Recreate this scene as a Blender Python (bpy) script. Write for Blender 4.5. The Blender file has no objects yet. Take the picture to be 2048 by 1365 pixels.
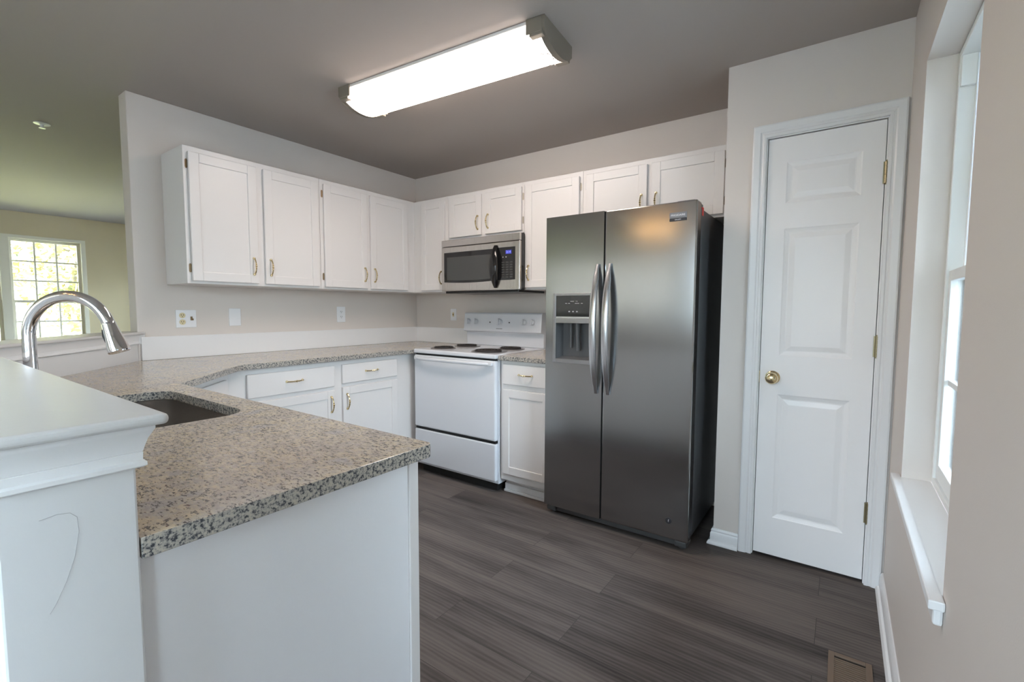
import bpy, bmesh, math, random
from mathutils import Vector, Matrix
random.seed(7)
S = bpy.context.scene
C = S.collection
PI = math.pi

# ------------------------------------------------------------------ camera
cd = bpy.data.cameras.new('camera')
cam = bpy.data.objects.new('camera', cd); C.objects.link(cam)
cd.sensor_width = 36.0; cd.sensor_fit = 'HORIZONTAL'
cd.lens = 930.05/2048*36.0
cd.clip_start = 0.02; cd.clip_end = 200
YAW, PITCH, ROLL = 0.6166, 0.0681, 0.0038
fw = Vector((-math.sin(YAW)*math.cos(PITCH), math.cos(YAW)*math.cos(PITCH), -math.sin(PITCH)))
rt = Vector((math.cos(YAW), math.sin(YAW), 0)); up = rt.cross(fw)
rt2 = rt*math.cos(ROLL)+up*math.sin(ROLL); up2 = up*math.cos(ROLL)-rt*math.sin(ROLL)
M = Matrix((rt2, up2, -fw)).transposed().to_4x4()
M.translation = Vector((3.2412, -3.0342, 1.2193))
cam.matrix_world = M
S.camera = cam

# ------------------------------------------------------------------ light and exposure
S.view_settings.view_transform = 'Standard'
S.view_settings.look = 'None'
S.view_settings.exposure = 0.32
S.view_settings.gamma = 1.0
S.view_settings.use_curve_mapping = False
w = bpy.data.worlds.new('sky'); S.world = w; w.use_nodes = True
bg = w.node_tree.nodes['Background']
# clear sky that is brighter overhead than at the horizon
_nt = w.node_tree
_tc = _nt.nodes.new('ShaderNodeTexCoord'); _sx = _nt.nodes.new('ShaderNodeSeparateXYZ'); _nt.links.new(_tc.outputs['Generated'], _sx.inputs[0])
_r = _nt.nodes.new('ShaderNodeValToRGB'); _nt.links.new(_sx.outputs['Z'], _r.inputs[0])
SKY = 51.0
_e = _r.color_ramp.elements
_e[0].position = 0.0; _e[0].color = (0.075, 0.08, 0.085, 1)
_e[1].position = 0.85; _e[1].color = (0.62, 0.745, 0.96, 1)
_m = _e.new(0.35); _m.color = (0.32, 0.37, 0.45, 1)
_nt.links.new(_r.outputs['Color'], bg.inputs['Color'])
bg.inputs['Strength'].default_value = SKY
LAMP = 18.0            # emission of the fluorescent diffuser
sun = bpy.data.lights.new('sun', 'SUN'); sun.energy = 30.0; sun.angle = 0.01
sun.color = (1.0, 0.93, 0.80)
so = bpy.data.objects.new('sun', sun); C.objects.link(so)
so.rotation_euler = Vector((-0.12, -0.62, -0.78)).to_track_quat('-Z', 'Y').to_euler()

def portal(name, loc, rot, sx, sy):
    l = bpy.data.lights.new(name, 'AREA'); l.shape = 'RECTANGLE'; l.size = sx; l.size_y = sy
    l.cycles.is_portal = True
    o = bpy.data.objects.new(name, l); C.objects.link(o); o.location = loc; o.rotation_euler = rot
    return o

# ------------------------------------------------------------------ room measures
H = 2.405
ZC = 0.919           # counter top
XW = 3.435           # window wall
XF = -5.14           # far wall of the living room
YR = -4.75            # wall behind the camera
YP = -0.492          # pantry front
XP = 2.7377          # pantry side

# ------------------------------------------------------------------ materials
def mat(name, color, rough=0.5, metal=0.0, spec=0.5, bump=0, bump_scale=200, aniso=0, vary=0, emit=None, estr=0, coat=0):
    m = bpy.data.materials.new(name); m.use_nodes = True
    nt = m.node_tree; b = nt.nodes['Principled BSDF']
    b.inputs['Base Color'].default_value = (*color, 1)
    b.inputs['Roughness'].default_value = rough
    b.inputs['Metallic'].default_value = metal
    b.inputs['Specular IOR Level'].default_value = spec
    b.inputs['Coat Weight'].default_value = coat
    if aniso: b.inputs['Anisotropic'].default_value = aniso
    if emit:
        b.inputs['Emission Color'].default_value = (*emit, 1); b.inputs['Emission Strength'].default_value = estr
    tc = nt.nodes.new('ShaderNodeTexCoord')
    if vary:
        n = nt.nodes.new('ShaderNodeTexNoise'); n.inputs['Scale'].default_value = 3; n.inputs['Detail'].default_value = 4
        nt.links.new(tc.outputs['Object'], n.inputs['Vector'])
        mx = nt.nodes.new('ShaderNodeMix'); mx.data_type = 'RGBA'
        mx.inputs[6].default_value = (*[c*(1-vary) for c in color], 1); mx.inputs[7].default_value = (*[min(1, c*(1+vary)) for c in color], 1)
        nt.links.new(n.outputs['Fac'], mx.inputs[0]); nt.links.new(mx.outputs[2], b.inputs['Base Color'])
    if bump:
        n2 = nt.nodes.new('ShaderNodeTexNoise'); n2.inputs['Scale'].default_value = bump_scale; n2.inputs['Detail'].default_value = 3
        nt.links.new(tc.outputs['Object'], n2.inputs['Vector'])
        bp = nt.nodes.new('ShaderNodeBump'); bp.inputs['Strength'].default_value = bump; bp.inputs['Distance'].default_value = 0.002
        nt.links.new(n2.outputs['Fac'], bp.inputs['Height']); nt.links.new(bp.outputs['Normal'], b.inputs['Normal'])
    return m

wall_m = mat('wall_paint', (0.71, 0.65, 0.60), 0.55, bump=0.12, bump_scale=350, vary=0.015)
living_m = mat('living_wall_lawn_tint', (0.72, 0.60, 0.385), 0.6, bump=0.1, bump_scale=350, vary=0.015)  # yellow-olive light off the lawn is put into this wall colour
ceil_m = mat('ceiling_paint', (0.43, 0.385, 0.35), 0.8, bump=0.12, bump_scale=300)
cab_m = mat('white_cabinet_paint', (0.735, 0.715, 0.70), 0.35, bump=0.10, bump_scale=90, vary=0.01)
trim_m = mat('white_trim_paint', (0.80, 0.80, 0.80), 0.32, bump=0.12, bump_scale=60, vary=0.01)
panel_m = mat('white_panel_paint', (0.83, 0.84, 0.865), 0.42, bump=0.10, bump_scale=120)
door_m = mat('white_door_paint', (0.90, 0.89, 0.885), 0.35, bump=0.06, bump_scale=120)
splash_m = mat('white_backsplash', (0.80, 0.79, 0.785), 0.3)
vinyl_m = mat('white_vinyl', (0.88, 0.90, 0.89), 0.35)
ivory_m = mat('ivory_window_paint', (0.88, 0.82, 0.68), 0.4)
brass_m = mat('polished_brass', (0.80, 0.68, 0.42), 0.18, metal=1.0)
doorhinge_m = mat('tarnished_brass', (0.33, 0.28, 0.17), 0.38, metal=0.9)
hingen_m = mat('dull_nickel', (0.42, 0.39, 0.33), 0.4, metal=0.8)
oldbrass_m = mat('aged_brass', (0.24, 0.17, 0.10), 0.42, metal=0.9)
painted_hinge_m = mat('painted_hinge', (0.72, 0.715, 0.71), 0.4)
enamel_m = mat('white_enamel', (0.69, 0.71, 0.745), 0.16, coat=0.3)
chrome_m = mat('chrome', (0.80, 0.80, 0.82), 0.07, metal=1.0)
black_m = mat('black_plastic', (0.012, 0.012, 0.013), 0.22)
blackgloss_m = mat('black_glass', (0.01, 0.01, 0.011), 0.08)
darkglass_m = mat('dark_window_mesh', (0.055, 0.057, 0.055), 0.15)
coil_m = mat('burner_coil', (0.03, 0.025, 0.024), 0.5)
pan_m = mat('drip_pan_chrome', (0.42, 0.38, 0.36), 0.25, metal=0.9)
dark_m = mat('dark_gap', (0.01, 0.01, 0.01), 0.8)
fridge_side_m = mat('fridge_side_grey', (0.055, 0.058, 0.062), 0.38, bump=0.15, bump_scale=300)
grille_m = mat('fridge_grille', (0.06, 0.06, 0.06), 0.5)
plate_m = mat('white_plate', (0.84, 0.84, 0.85), 0.3)
ivoryplate_m = mat('ivory_plastic', (0.70, 0.60, 0.36), 0.35)
brownjack_m = mat('brown_jack', (0.20, 0.12, 0.04), 0.4)
vent_m = mat('brown_register', (0.15, 0.10, 0.065), 0.45)
nickel_m = mat('nickel_cap', (0.33, 0.30, 0.25), 0.42, metal=0.6)
lead_m = mat('lead_lines', (0.12, 0.11, 0.10), 0.5)
lampbase_m = mat('lamp_base', (0.75, 0.74, 0.72), 0.5)
red_m = mat('red_tag', (0.55, 0.05, 0.04), 0.5)
badge_m = mat('badge_silver', (0.20, 0.20, 0.21), 0.45, metal=0.3)
badge_dark_m = mat('badge_black', (0.03, 0.03, 0.035), 0.3)
letter_m = mat('badge_lettering', (0.78, 0.78, 0.80), 0.35, metal=0.3)
greyletter_m = mat('grey_lettering', (0.30, 0.31, 0.33), 0.4)
display_m = mat('blue_display', (0.02, 0.02, 0.10), 0.2, emit=(0.10, 0.12, 0.9), estr=0.35)
icon_m = mat('panel_icons', (0.45, 0.45, 0.45), 0.4)
keys_m = mat('panel_keys', (0.05, 0.05, 0.05), 0.4)
sink_m = mat('sink_steel', (0.55, 0.52, 0.49), 0.26, metal=1.0, aniso=0.4)
pencil_m = mat('pencil_mark', (0.40, 0.385, 0.39), 0.6)

def steel(name, color, rough, vertical=False):
    m = bpy.data.materials.new(name); m.use_nodes = True
    nt = m.node_tree; b = nt.nodes['Principled BSDF']
    b.inputs['Metallic'].default_value = 1.0; b.inputs['Roughness'].default_value = rough
    b.inputs['Base Color'].default_value = (*color, 1)
    tc = nt.nodes.new('ShaderNodeTexCoord'); mp = nt.nodes.new('ShaderNodeMapping')
    mp.inputs['Scale'].default_value = (3, 3, 2600) if not vertical else (2600, 2600, 3)
    n = nt.nodes.new('ShaderNodeTexNoise'); n.inputs['Scale'].default_value = 1.0; n.inputs['Detail'].default_value = 2
    nt.links.new(tc.outputs['Object'], mp.inputs['Vector']); nt.links.new(mp.outputs['Vector'], n.inputs['Vector'])
    mr = nt.nodes.new('ShaderNodeMapRange'); mr.inputs['To Min'].default_value = rough-0.01; mr.inputs['To Max'].default_value = rough+0.015
    nt.links.new(n.outputs['Fac'], mr.inputs['Value']); nt.links.new(mr.outputs['Result'], b.inputs['Roughness'])
    mx = nt.nodes.new('ShaderNodeMix'); mx.data_type = 'RGBA'
    mx.inputs[6].default_value = (*[c*0.985 for c in color], 1); mx.inputs[7].default_value = (*[c*1.015 for c in color], 1)
    nt.links.new(n.outputs['Fac'], mx.inputs[0]); nt.links.new(mx.outputs[2], b.inputs['Base Color'])
    return m
steel_m = steel('brushed_stainless', (0.355, 0.36, 0.365), 0.17)
handle_m = steel('handle_stainless', (0.60, 0.61, 0.63), 0.24)
mwsteel_m = steel('microwave_stainless', (0.56, 0.53, 0.50), 0.27, True)

def glass_mat(name, tint):
    m = bpy.data.materials.new(name); m.use_nodes = True
    nt = m.node_tree; nt.nodes.clear()
    out = nt.nodes.new('ShaderNodeOutputMaterial'); mix = nt.nodes.new('ShaderNodeMixShader')
    tr = nt.nodes.new('ShaderNodeBsdfTransparent'); tr.inputs['Color'].default_value = (*tint, 1)
    gl = nt.nodes.new('ShaderNodeBsdfGlossy'); gl.inputs['Roughness'].default_value = 0.02
    fr = nt.nodes.new('ShaderNodeFresnel'); fr.inputs['IOR'].default_value = 1.45
    nt.links.new(fr.outputs[0], mix.inputs[0]); nt.links.new(tr.outputs[0], mix.inputs[1]); nt.links.new(gl.outputs[0], mix.inputs[2])
    nt.links.new(mix.outputs[0], out.inputs[0])
    return m
glass_m = glass_mat('window_glass', (0.93, 0.97, 0.95))

def granite():
    m = bpy.data.materials.new('granite'); m.use_nodes = True
    nt = m.node_tree; b = nt.nodes['Principled BSDF']; L = nt.links
    b.inputs['Roughness'].default_value = 0.16; b.inputs['Specular IOR Level'].default_value = 0.5
    tc = nt.nodes.new('ShaderNodeTexCoord')
    def noise(scale, detail, rough=0.55, off=(0, 0, 0), stretch=(1, 1, 1)):
        mp = nt.nodes.new('ShaderNodeMapping'); mp.inputs['Location'].default_value = off; mp.inputs['Scale'].default_value = stretch
        L.new(tc.outputs['Object'], mp.inputs['Vector'])
        n = nt.nodes.new('ShaderNodeTexNoise'); n.inputs['Scale'].default_value = scale; n.inputs['Detail'].default_value = detail; n.inputs['Roughness'].default_value = rough
        L.new(mp.outputs['Vector'], n.inputs['Vector']); return n.outputs['Fac']
    def ramp(src, pts):
        r = nt.nodes.new('ShaderNodeValToRGB'); e = r.color_ramp.elements
        e[0].position, e[0].color = pts[0][0], (*pts[0][1], 1); e[1].position, e[1].color = pts[-1][0], (*pts[-1][1], 1)
        for p, c in pts[1:-1]:
            q = e.new(p); q.color = (*c, 1)
        L.new(src, r.inputs[0]); return r.outputs['Color']
    def mixc(fac, a, c):
        mx = nt.nodes.new('ShaderNodeMix'); mx.data_type = 'RGBA'
        L.new(fac, mx.inputs[0])
        for s, i in ((a, 6), (c, 7)):
            if isinstance(s, tuple): mx.inputs[i].default_value = (*s, 1)
            else: L.new(s, mx.inputs[i])
        return mx.outputs[2]
    base = ramp(noise(9, 6, 0.66), [(0.30, (0.40, 0.37, 0.34)), (0.45, (0.54, 0.47, 0.385)), (0.55, (0.62, 0.52, 0.37)), (0.66, (0.45, 0.43, 0.42))])
    st = (0.62, 1.25, 1.25)
    g = ramp(noise(85, 4, 0.68, (3, 1, 7), st), [(0.40, (0, 0, 0)), (0.62, (0.62, 0.62, 0.62))])
    c1 = mixc(g, base, (0.36, 0.33, 0.315))
    lt = ramp(noise(150, 3, 0.62, (11, 5, 2), st), [(0.56, (0, 0, 0)), (0.68, (0.6, 0.6, 0.6))])
    c2 = mixc(lt, c1, (0.66, 0.60, 0.53))
    bl = ramp(noise(165, 4, 0.68, (1, 9, 4), st), [(0.545, (0, 0, 0)), (0.59, (0.92, 0.92, 0.92))])
    c3 = mixc(bl, c2, (0.055, 0.048, 0.052))
    rd = ramp(noise(120, 2, 0.5, (8, 3, 1), st), [(0.665, (0, 0, 0)), (0.71, (0.9, 0.9, 0.9))])
    c4 = mixc(rd, c3, (0.10, 0.055, 0.055))
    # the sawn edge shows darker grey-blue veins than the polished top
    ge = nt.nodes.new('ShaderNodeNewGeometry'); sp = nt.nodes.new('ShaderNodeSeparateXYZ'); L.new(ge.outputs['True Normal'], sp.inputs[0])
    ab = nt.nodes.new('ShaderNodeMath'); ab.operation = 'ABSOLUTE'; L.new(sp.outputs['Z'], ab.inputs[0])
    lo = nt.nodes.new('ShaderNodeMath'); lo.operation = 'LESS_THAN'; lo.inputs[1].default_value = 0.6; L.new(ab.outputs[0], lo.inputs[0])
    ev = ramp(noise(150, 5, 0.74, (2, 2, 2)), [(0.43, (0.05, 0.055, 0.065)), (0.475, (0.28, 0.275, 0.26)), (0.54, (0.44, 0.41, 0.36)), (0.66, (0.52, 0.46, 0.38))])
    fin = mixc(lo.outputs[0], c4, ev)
    L.new(fin, b.inputs['Base Color'])
    return m
granite_m = granite()

def floor_mat():
    m = bpy.data.materials.new('vinyl_plank'); m.use_nodes = True
    nt = m.node_tree; b = nt.nodes['Principled BSDF']; L = nt.links
    tc = nt.nodes.new('ShaderNodeTexCoord')
    br = nt.nodes.new('ShaderNodeTexBrick')
    br.inputs['Scale'].default_value = 1.0; br.inputs['Brick Width'].default_value = 1.22; br.inputs['Row Height'].default_value = 0.178
    br.inputs['Mortar Size'].default_value = 0.0012; br.inputs['Mortar Smooth'].default_value = 0.2
    br.inputs['Color1'].default_value = (0.0, 0.0, 0.0, 1); br.inputs['Color2'].default_value = (1, 1, 1, 1); br.inputs['Mortar'].default_value = (0.2, 0.2, 0.2, 1)
    br.offset = 0.37; br.offset_frequency = 2
    L.new(tc.outputs['Object'], br.inputs['Vector'])
    # grain, shifted from plank to plank
    sc = nt.nodes.new('ShaderNodeVectorMath'); sc.operation = 'SCALE'; sc.inputs['Scale'].default_value = 23.0
    L.new(br.outputs['Color'], sc.inputs[0])
    ad = nt.nodes.new('ShaderNodeVectorMath'); ad.operation = 'ADD'; L.new(tc.outputs['Object'], ad.inputs[0]); L.new(sc.outputs[0], ad.inputs[1])
    def noise(scale, stretch, detail, dist=0.0):
        mp = nt.nodes.new('ShaderNodeMapping'); mp.inputs['Scale'].default_value = stretch
        L.new(ad.outputs[0], mp.inputs['Vector'])
        n = nt.nodes.new('ShaderNodeTexNoise'); n.inputs['Scale'].default_value = scale; n.inputs['Detail'].default_value = detail
        n.inputs['Distortion'].default_value = dist
        L.new(mp.outputs['Vector'], n.inputs['Vector']); return n.outputs['Fac']
    n1 = noise(2.0, (0.50, 4.6, 1), 4, 0.5)
    n2 = noise(9.0, (1.3, 16, 1), 5, 0.3)
    # oak cathedrals
    mp = nt.nodes.new('ShaderNodeMapping'); mp.inputs['Scale'].default_value = (0.9, 9.0, 1); L.new(ad.outputs[0], mp.inputs['Vector'])
    wv = nt.nodes.new('ShaderNodeTexWave'); wv.wave_type = 'BANDS'; wv.bands_direction = 'Y'
    wv.inputs['Scale'].default_value = 2.0; wv.inputs['Distortion'].default_value = 9.0; wv.inputs['Detail'].default_value = 3.0; wv.inputs['Detail Scale'].default_value = 0.8
    L.new(mp.outputs['Vector'], wv.inputs['Vector'])
    def math_(op, a, bb):
        k = nt.nodes.new('ShaderNodeMath'); k.operation = op
        for i, s in enumerate((a, bb)):
            if isinstance(s, (int, float)): k.inputs[i].default_value = s
            else: L.new(s, k.inputs[i])
        return k.outputs[0]
    rgb = nt.nodes.new('ShaderNodeRGBToBW'); L.new(br.outputs['Color'], rgb.inputs[0])
    v = math_('ADD', math_('MULTIPLY', n1, 0.74), math_('MULTIPLY', n2, 0.20))
    v = math_('ADD', v, math_('MULTIPLY', wv.outputs['Fac'], 0.10))
    v = math_('ADD', v, math_('MULTIPLY', rgb.outputs[0], 0.13))
    r = nt.nodes.new('ShaderNodeValToRGB'); e = r.color_ramp.elements
    e[0].position = 0.34; e[0].color = (0.0355, 0.0295, 0.0277, 1); e[1].position = 0.80; e[1].color = (0.1515, 0.1270, 0.1135, 1)
    q = e.new(0.52); q.color = (0.0823, 0.0694, 0.0638, 1); q = e.new(0.64); q.color = (0.1193, 0.0998, 0.0907, 1)
    L.new(v, r.inputs[0])
    mx = nt.nodes.new('ShaderNodeMix'); mx.data_type = 'RGBA'; mx.inputs[7].default_value = (0.05, 0.045, 0.043, 1)
    L.new(br.outputs['Fac'], mx.inputs[0]); L.new(r.outputs['Color'], mx.inputs[6]); L.new(mx.outputs[2], b.inputs['Base Color'])
    b.inputs['Roughness'].default_value = 0.60; b.inputs['Specular IOR Level'].default_value = 0.22
    bp = nt.nodes.new('ShaderNodeBump'); bp.inputs['Strength'].default_value = 0.12; bp.inputs['Distance'].default_value = 0.001
    L.new(v, bp.inputs['Height']); L.new(bp.outputs['Normal'], b.inputs['Normal'])
    return m
floor_m = floor_mat()

def grass_mat():
    m = mat('lawn', (0.20, 0.20, 0.05), 0.9)
    nt = m.node_tree; b = nt.nodes['Principled BSDF']; tc = nt.nodes.new('ShaderNodeTexCoord')
    n = nt.nodes.new('ShaderNodeTexNoise'); n.inputs['Scale'].default_value = 1.2; n.inputs['Detail'].default_value = 8
    r = nt.nodes.new('ShaderNodeValToRGB'); r.color_ramp.elements[0].color = (0.20, 0.19, 0.055, 1); r.color_ramp.elements[1].color = (0.40, 0.36, 0.12, 1)
    nt.links.new(tc.outputs['Object'], n.inputs['Vector']); nt.links.new(n.outputs['Fac'], r.inputs[0]); nt.links.new(r.outputs[0], b.inputs['Base Color'])
    return m
lawn_m = grass_mat()
leaf_ms = [mat('leaf_yellow', (0.36, 0.31, 0.14), 0.7), mat('leaf_green', (0.19, 0.22, 0.13), 0.7), mat('leaf_orange', (0.36, 0.24, 0.12), 0.7), mat('leaf_pale', (0.33, 0.34, 0.27), 0.7)]
bark_m = mat('bark', (0.22, 0.19, 0.16), 0.9, bump=0.5, bump_scale=30)
siding_m = mat('pale_siding', (0.021, 0.027, 0.026), 0.8)
roof_m = mat('grey_shingle', (0.22, 0.22, 0.23), 0.9)

# ------------------------------------------------------------------ mesh helpers
def bx(bm, x0, x1, y0, y1, z0, z1, bev=0.0, seg=2):
    x0, x1 = min(x0, x1), max(x0, x1); y0, y1 = min(y0, y1), max(y0, y1); z0, z1 = min(z0, z1), max(z0, z1)
    vs = [bm.verts.new(p) for p in ((x0,y0,z0),(x1,y0,z0),(x1,y1,z0),(x0,y1,z0),(x0,y0,z1),(x1,y0,z1),(x1,y1,z1),(x0,y1,z1))]
    fs = [bm.faces.new([vs[i] for i in f]) for f in ((0,3,2,1),(4,5,6,7),(0,1,5,4),(1,2,6,5),(2,3,7,6),(3,0,4,7))]
    if bev > 0:
        es = {e for f in fs for e in f.edges}
        bmesh.ops.bevel(bm, geom=list(es), offset=bev, segments=seg, affect='EDGES', profile=0.5)
    return bm

def tube(bm, pts, rad, n=12, caps=True):
    pts = [Vector(p) for p in pts]
    rads = rad if isinstance(rad, (list, tuple)) else [rad]*len(pts)
    rings = []; nrm = None
    for i, p in enumerate(pts):
        t = (pts[min(i+1, len(pts)-1)]-pts[max(i-1, 0)]).normalized()
        if nrm is None:
            a = Vector((0, 0, 1)) if abs(t.z) < 0.9 else Vector((1, 0, 0))
            nrm = (a-t*a.dot(t)).normalized()
        else:
            nrm = (nrm-t*nrm.dot(t)).normalized()
        b = t.cross(nrm)
        rings.append([bm.verts.new(p+(nrm*math.cos(2*PI*k/n)+b*math.sin(2*PI*k/n))*rads[i]) for k in range(n)])
    for a, b in zip(rings, rings[1:]):
        for k in range(n): bm.faces.new((a[k], a[(k+1)%n], b[(k+1)%n], b[k]))
    if caps:
        bm.faces.new(rings[0][::-1]); bm.faces.new(rings[-1])
    return bm

def lathe(bm, prof, n=24, mtx=None):
    """prof: (radius, height) pairs along +Z; mtx places it"""
    mtx = mtx or Matrix()
    rings = []
    for r, z in prof:
        if r < 1e-6: rings.append([bm.verts.new(mtx @ Vector((0, 0, z)))])
        else: rings.append([bm.verts.new(mtx @ Vector((r*math.cos(2*PI*k/n), r*math.sin(2*PI*k/n), z))) for k in range(n)])
    for a, b in zip(rings, rings[1:]):
        for k in range(n):
            k2 = (k+1) % n
            if len(a) == 1 and len(b) == 1: continue
            if len(a) == 1: bm.faces.new((a[0], b[k2], b[k]))
            elif len(b) == 1: bm.faces.new((a[k], a[k2], b[0]))
            else: bm.faces.new((a[k], a[k2], b[k2], b[k]))
    if len(rings[0]) > 1: bm.faces.new(rings[0][::-1])
    if len(rings[-1]) > 1: bm.faces.new(rings[-1])
    return bm

def prism(bm, poly, z0, z1):
    a = [bm.verts.new((x, y, z0)) for x, y in poly]; b = [bm.verts.new((x, y, z1)) for x, y in poly]
    n = len(poly)
    for k in range(n): bm.faces.new((a[k], a[(k+1)%n], b[(k+1)%n], b[k]))
    bm.faces.new(a[::-1]); bm.faces.new(b)
    return bm

def offset_path(path, d):
    P = [Vector(p) for p in path]; out = []
    nrm = []
    for a, b in zip(P, P[1:]):
        t = (b-a).normalized(); nrm.append(Vector((-t.y, t.x)))
    for i, p in enumerate(P):
        if i == 0: out.append(p+nrm[0]*d)
        elif i == len(P)-1: out.append(p+nrm[-1]*d)
        else:
            m = (nrm[i-1]+nrm[i]).normalized(); out.append(p+m*(d/max(0.2, m.dot(nrm[i]))))
    return [(v.x, v.y) for v in out]

def mould(bm, path, prof):
    """sweep a profile of (offset to the left, z) along a plan path; the last profile point joins the first"""
    rows = [[bm.verts.new((x, y, z)) for x, y in offset_path(path, d)] for d, z in prof]
    m = len(rows)
    for i in range(m):
        a, b = rows[i], rows[(i+1) % m]
        for k in range(len(path)-1): bm.faces.new((a[k], a[k+1], b[k+1], b[k]))
    bm.faces.new([r[0] for r in rows]); bm.faces.new([r[-1] for r in rows][::-1])
    return bm

def BM(): return bmesh.new()

def obj(name, bm, m, parent=None, smooth=None, bev=0.0, seg=2):
    bmesh.ops.remove_doubles(bm, verts=bm.verts, dist=1e-6)
    bmesh.ops.recalc_face_normals(bm, faces=bm.faces)
    me = bpy.data.meshes.new(name); bm.to_mesh(me); bm.free()
    for mm in (m if isinstance(m, (list, tuple)) else [m]): me.materials.append(mm)
    o = bpy.data.objects.new(name, me); C.objects.link(o)
    if parent: o.parent = parent
    if bev:
        b = o.modifiers.new('bevel', 'BEVEL'); b.width = bev; b.segments = seg; b.limit_method = 'ANGLE'; b.angle_limit = 0.6
    if smooth is not None:
        me.polygons.foreach_set('use_smooth', [True]*len(me.polygons))
        me.set_sharp_from_angle(angle=smooth)
    return o

def thing(name, label, cat, loc=(0, 0, 0), rotz=0.0, group=None):
    o = bpy.data.objects.new(name, None); C.objects.link(o)
    o.empty_display_size = 0.1
    o.location = loc; o.rotation_euler = (0, 0, rotz); o['label'] = label; o['category'] = cat
    if group: o['group'] = group
    return o

def tag(o, label, cat, group=None):
    o['label'] = label; o['category'] = cat
    if group: o['group'] = group
    return o

def struct(o, label=None):
    o['kind'] = 'structure'
    if label: o['label'] = label
    return o

def lettering(name, text, size, m, parent, loc, rot, depth=0.0006, sx=1.0):
    c = bpy.data.curves.new(name, 'FONT'); c.body = text; c.size = size; c.extrude = depth
    c.align_x = 'CENTER'; c.align_y = 'CENTER'; c.materials.append(m)
    tmp = bpy.data.objects.new(name, c); C.objects.link(tmp)
    dg = bpy.context.evaluated_depsgraph_get()
    me = bpy.data.meshes.new_from_object(tmp.evaluated_get(dg))
    bpy.data.objects.remove(tmp)
    o = bpy.data.objects.new(name, me); C.objects.link(o); o.parent = parent
    o.location = loc; o.rotation_euler = rot; o.scale = (sx, 1, 1)
    return o

def dup(root, loc=None, rotz=None, label=None):
    r = root.copy(); C.objects.link(r)
    if loc is not None: r.location = loc
    if rotz is not None: r.rotation_euler = (0, 0, rotz)
    if label: r['label'] = label
    for ch in list(root.children):
        c = ch.copy(); C.objects.link(c); c.parent = r
        for g in list(ch.children):
            d = g.copy(); C.objects.link(d); d.parent = c
    return r

R90X = math.radians(90)

# ------------------------------------------------------------------ the setting
bm = BM(); bx(bm, XF-0.15, XW+0.165, YR-0.15, 0.12, -0.12, 0.0); struct(obj('floor', bm, floor_m))
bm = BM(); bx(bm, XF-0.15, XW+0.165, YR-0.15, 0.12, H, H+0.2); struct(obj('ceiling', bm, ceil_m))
# kitchen back wall and the living room wall in line with it
bm = BM(); bx(bm, 0.0, XW, 0.0, 0.12, 0.0, H); struct(obj('wall_back', bm, wall_m))
LX0, LX1 = -4.85, -2.7      # unseen glazed door, added to light the living room
bm = BM(); bx(bm, XF, LX0, 0.0, 0.12, 0.0, H); bx(bm, LX1, -0.1165, 0.0, 0.12, 0.0, H); bx(bm, LX0, LX1, 0.0, 0.12, 2.05, H); struct(obj('wall_living', bm, living_m))
bm = BM(); bx(bm, -0.116, 0.0, -2.118, 0.12, 0.0, H, 0.004); struct(obj('wall_left', bm, wall_m))

# wall on the right, with the window opening
WY0, WY1, WZ0, WZ1 = -0.935, -1.768, 0.612, 2.047
XO = XW+0.165
bm = BM()
SYA, SYB = -4.55, -3.45      # window added for daylight in the same wall, behind the camera
bx(bm, XW, XO, WY0, 0.12, 0, H); bx(bm, XW, XO, YR, SYA, 0, H); bx(bm, XW, XO, SYB, WY1, 0, H); bx(bm, XW, XO, SYA, SYB, WZ1, H); bx(bm, XW, XO, SYA, SYB, 0, WZ0)
bx(bm, XW, XO, WY1, WY0, 0, WZ0); bx(bm, XW, XO, WY1, WY0, WZ1, H)
struct(obj('wall_right', bm, wall_m))

# far wall of the living room: twin window opening
FY0, FY1, FZ0, FZ1 = -1.187, -2.70, 0.50, 2.12
bm = BM()
bx(bm, XF-0.15, XF, FY0, 0.12, 0, H); bx(bm, XF-0.15, XF, YR, FY1, 0, H)
bx(bm, XF-0.15, XF, FY1, FY0, 0, FZ0); bx(bm, XF-0.15, XF, FY1, FY0, FZ1, H)
struct(obj('wall_far', bm, living_m))

# wall behind the camera with a wide glazed opening added for daylight
RX0, RX1, RZ1, RZ0 = 1.75, 3.35, 2.12, 0.90
bm = BM()
QX0, QX1, QZ0, QZ1 = -0.7, 1.45, 1.15, 2.0      # second window, shade drawn, added for its glow in the refrigerator
for a_, b_ in ((XF-0.15, QX0), (QX1, RX0), (RX1, XO)): bx(bm, a_, b_, YR-0.15, YR, 0, H)
bx(bm, QX0, QX1, YR-0.15, YR, 0, QZ0); bx(bm, QX0, QX1, YR-0.15, YR, QZ1, H)
bx(bm, RX0, RX1, YR-0.15, YR, RZ1, H); bx(bm, RX0, RX1, YR-0.15, YR, 0, RZ0)
struct(obj('wall_rear', bm, mat('dining_wall_lightened', (0.82, 0.80, 0.78), 0.55, bump=0.1, bump_scale=350)))  # unseen wall, its paint lightened to brighten the refrigerator's reflection

# pantry: front wall with door opening, side wall
DX0, DX1, DH = 2.9215, 3.3645, 2.027
bm = BM()
bx(bm, XP, DX0-0.02, YP, YP+0.10, 0, H); bx(bm, DX1+0.02, XW, YP, YP+0.10, 0, H); bx(bm, DX0-0.02, DX1+0.02, YP, YP+0.10, DH+0.02, H)
bx(bm, XP, XP+0.10, YP+0.10, 0.0, 0, H)
struct(obj('wall_pantry', bm, wall_m))

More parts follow.
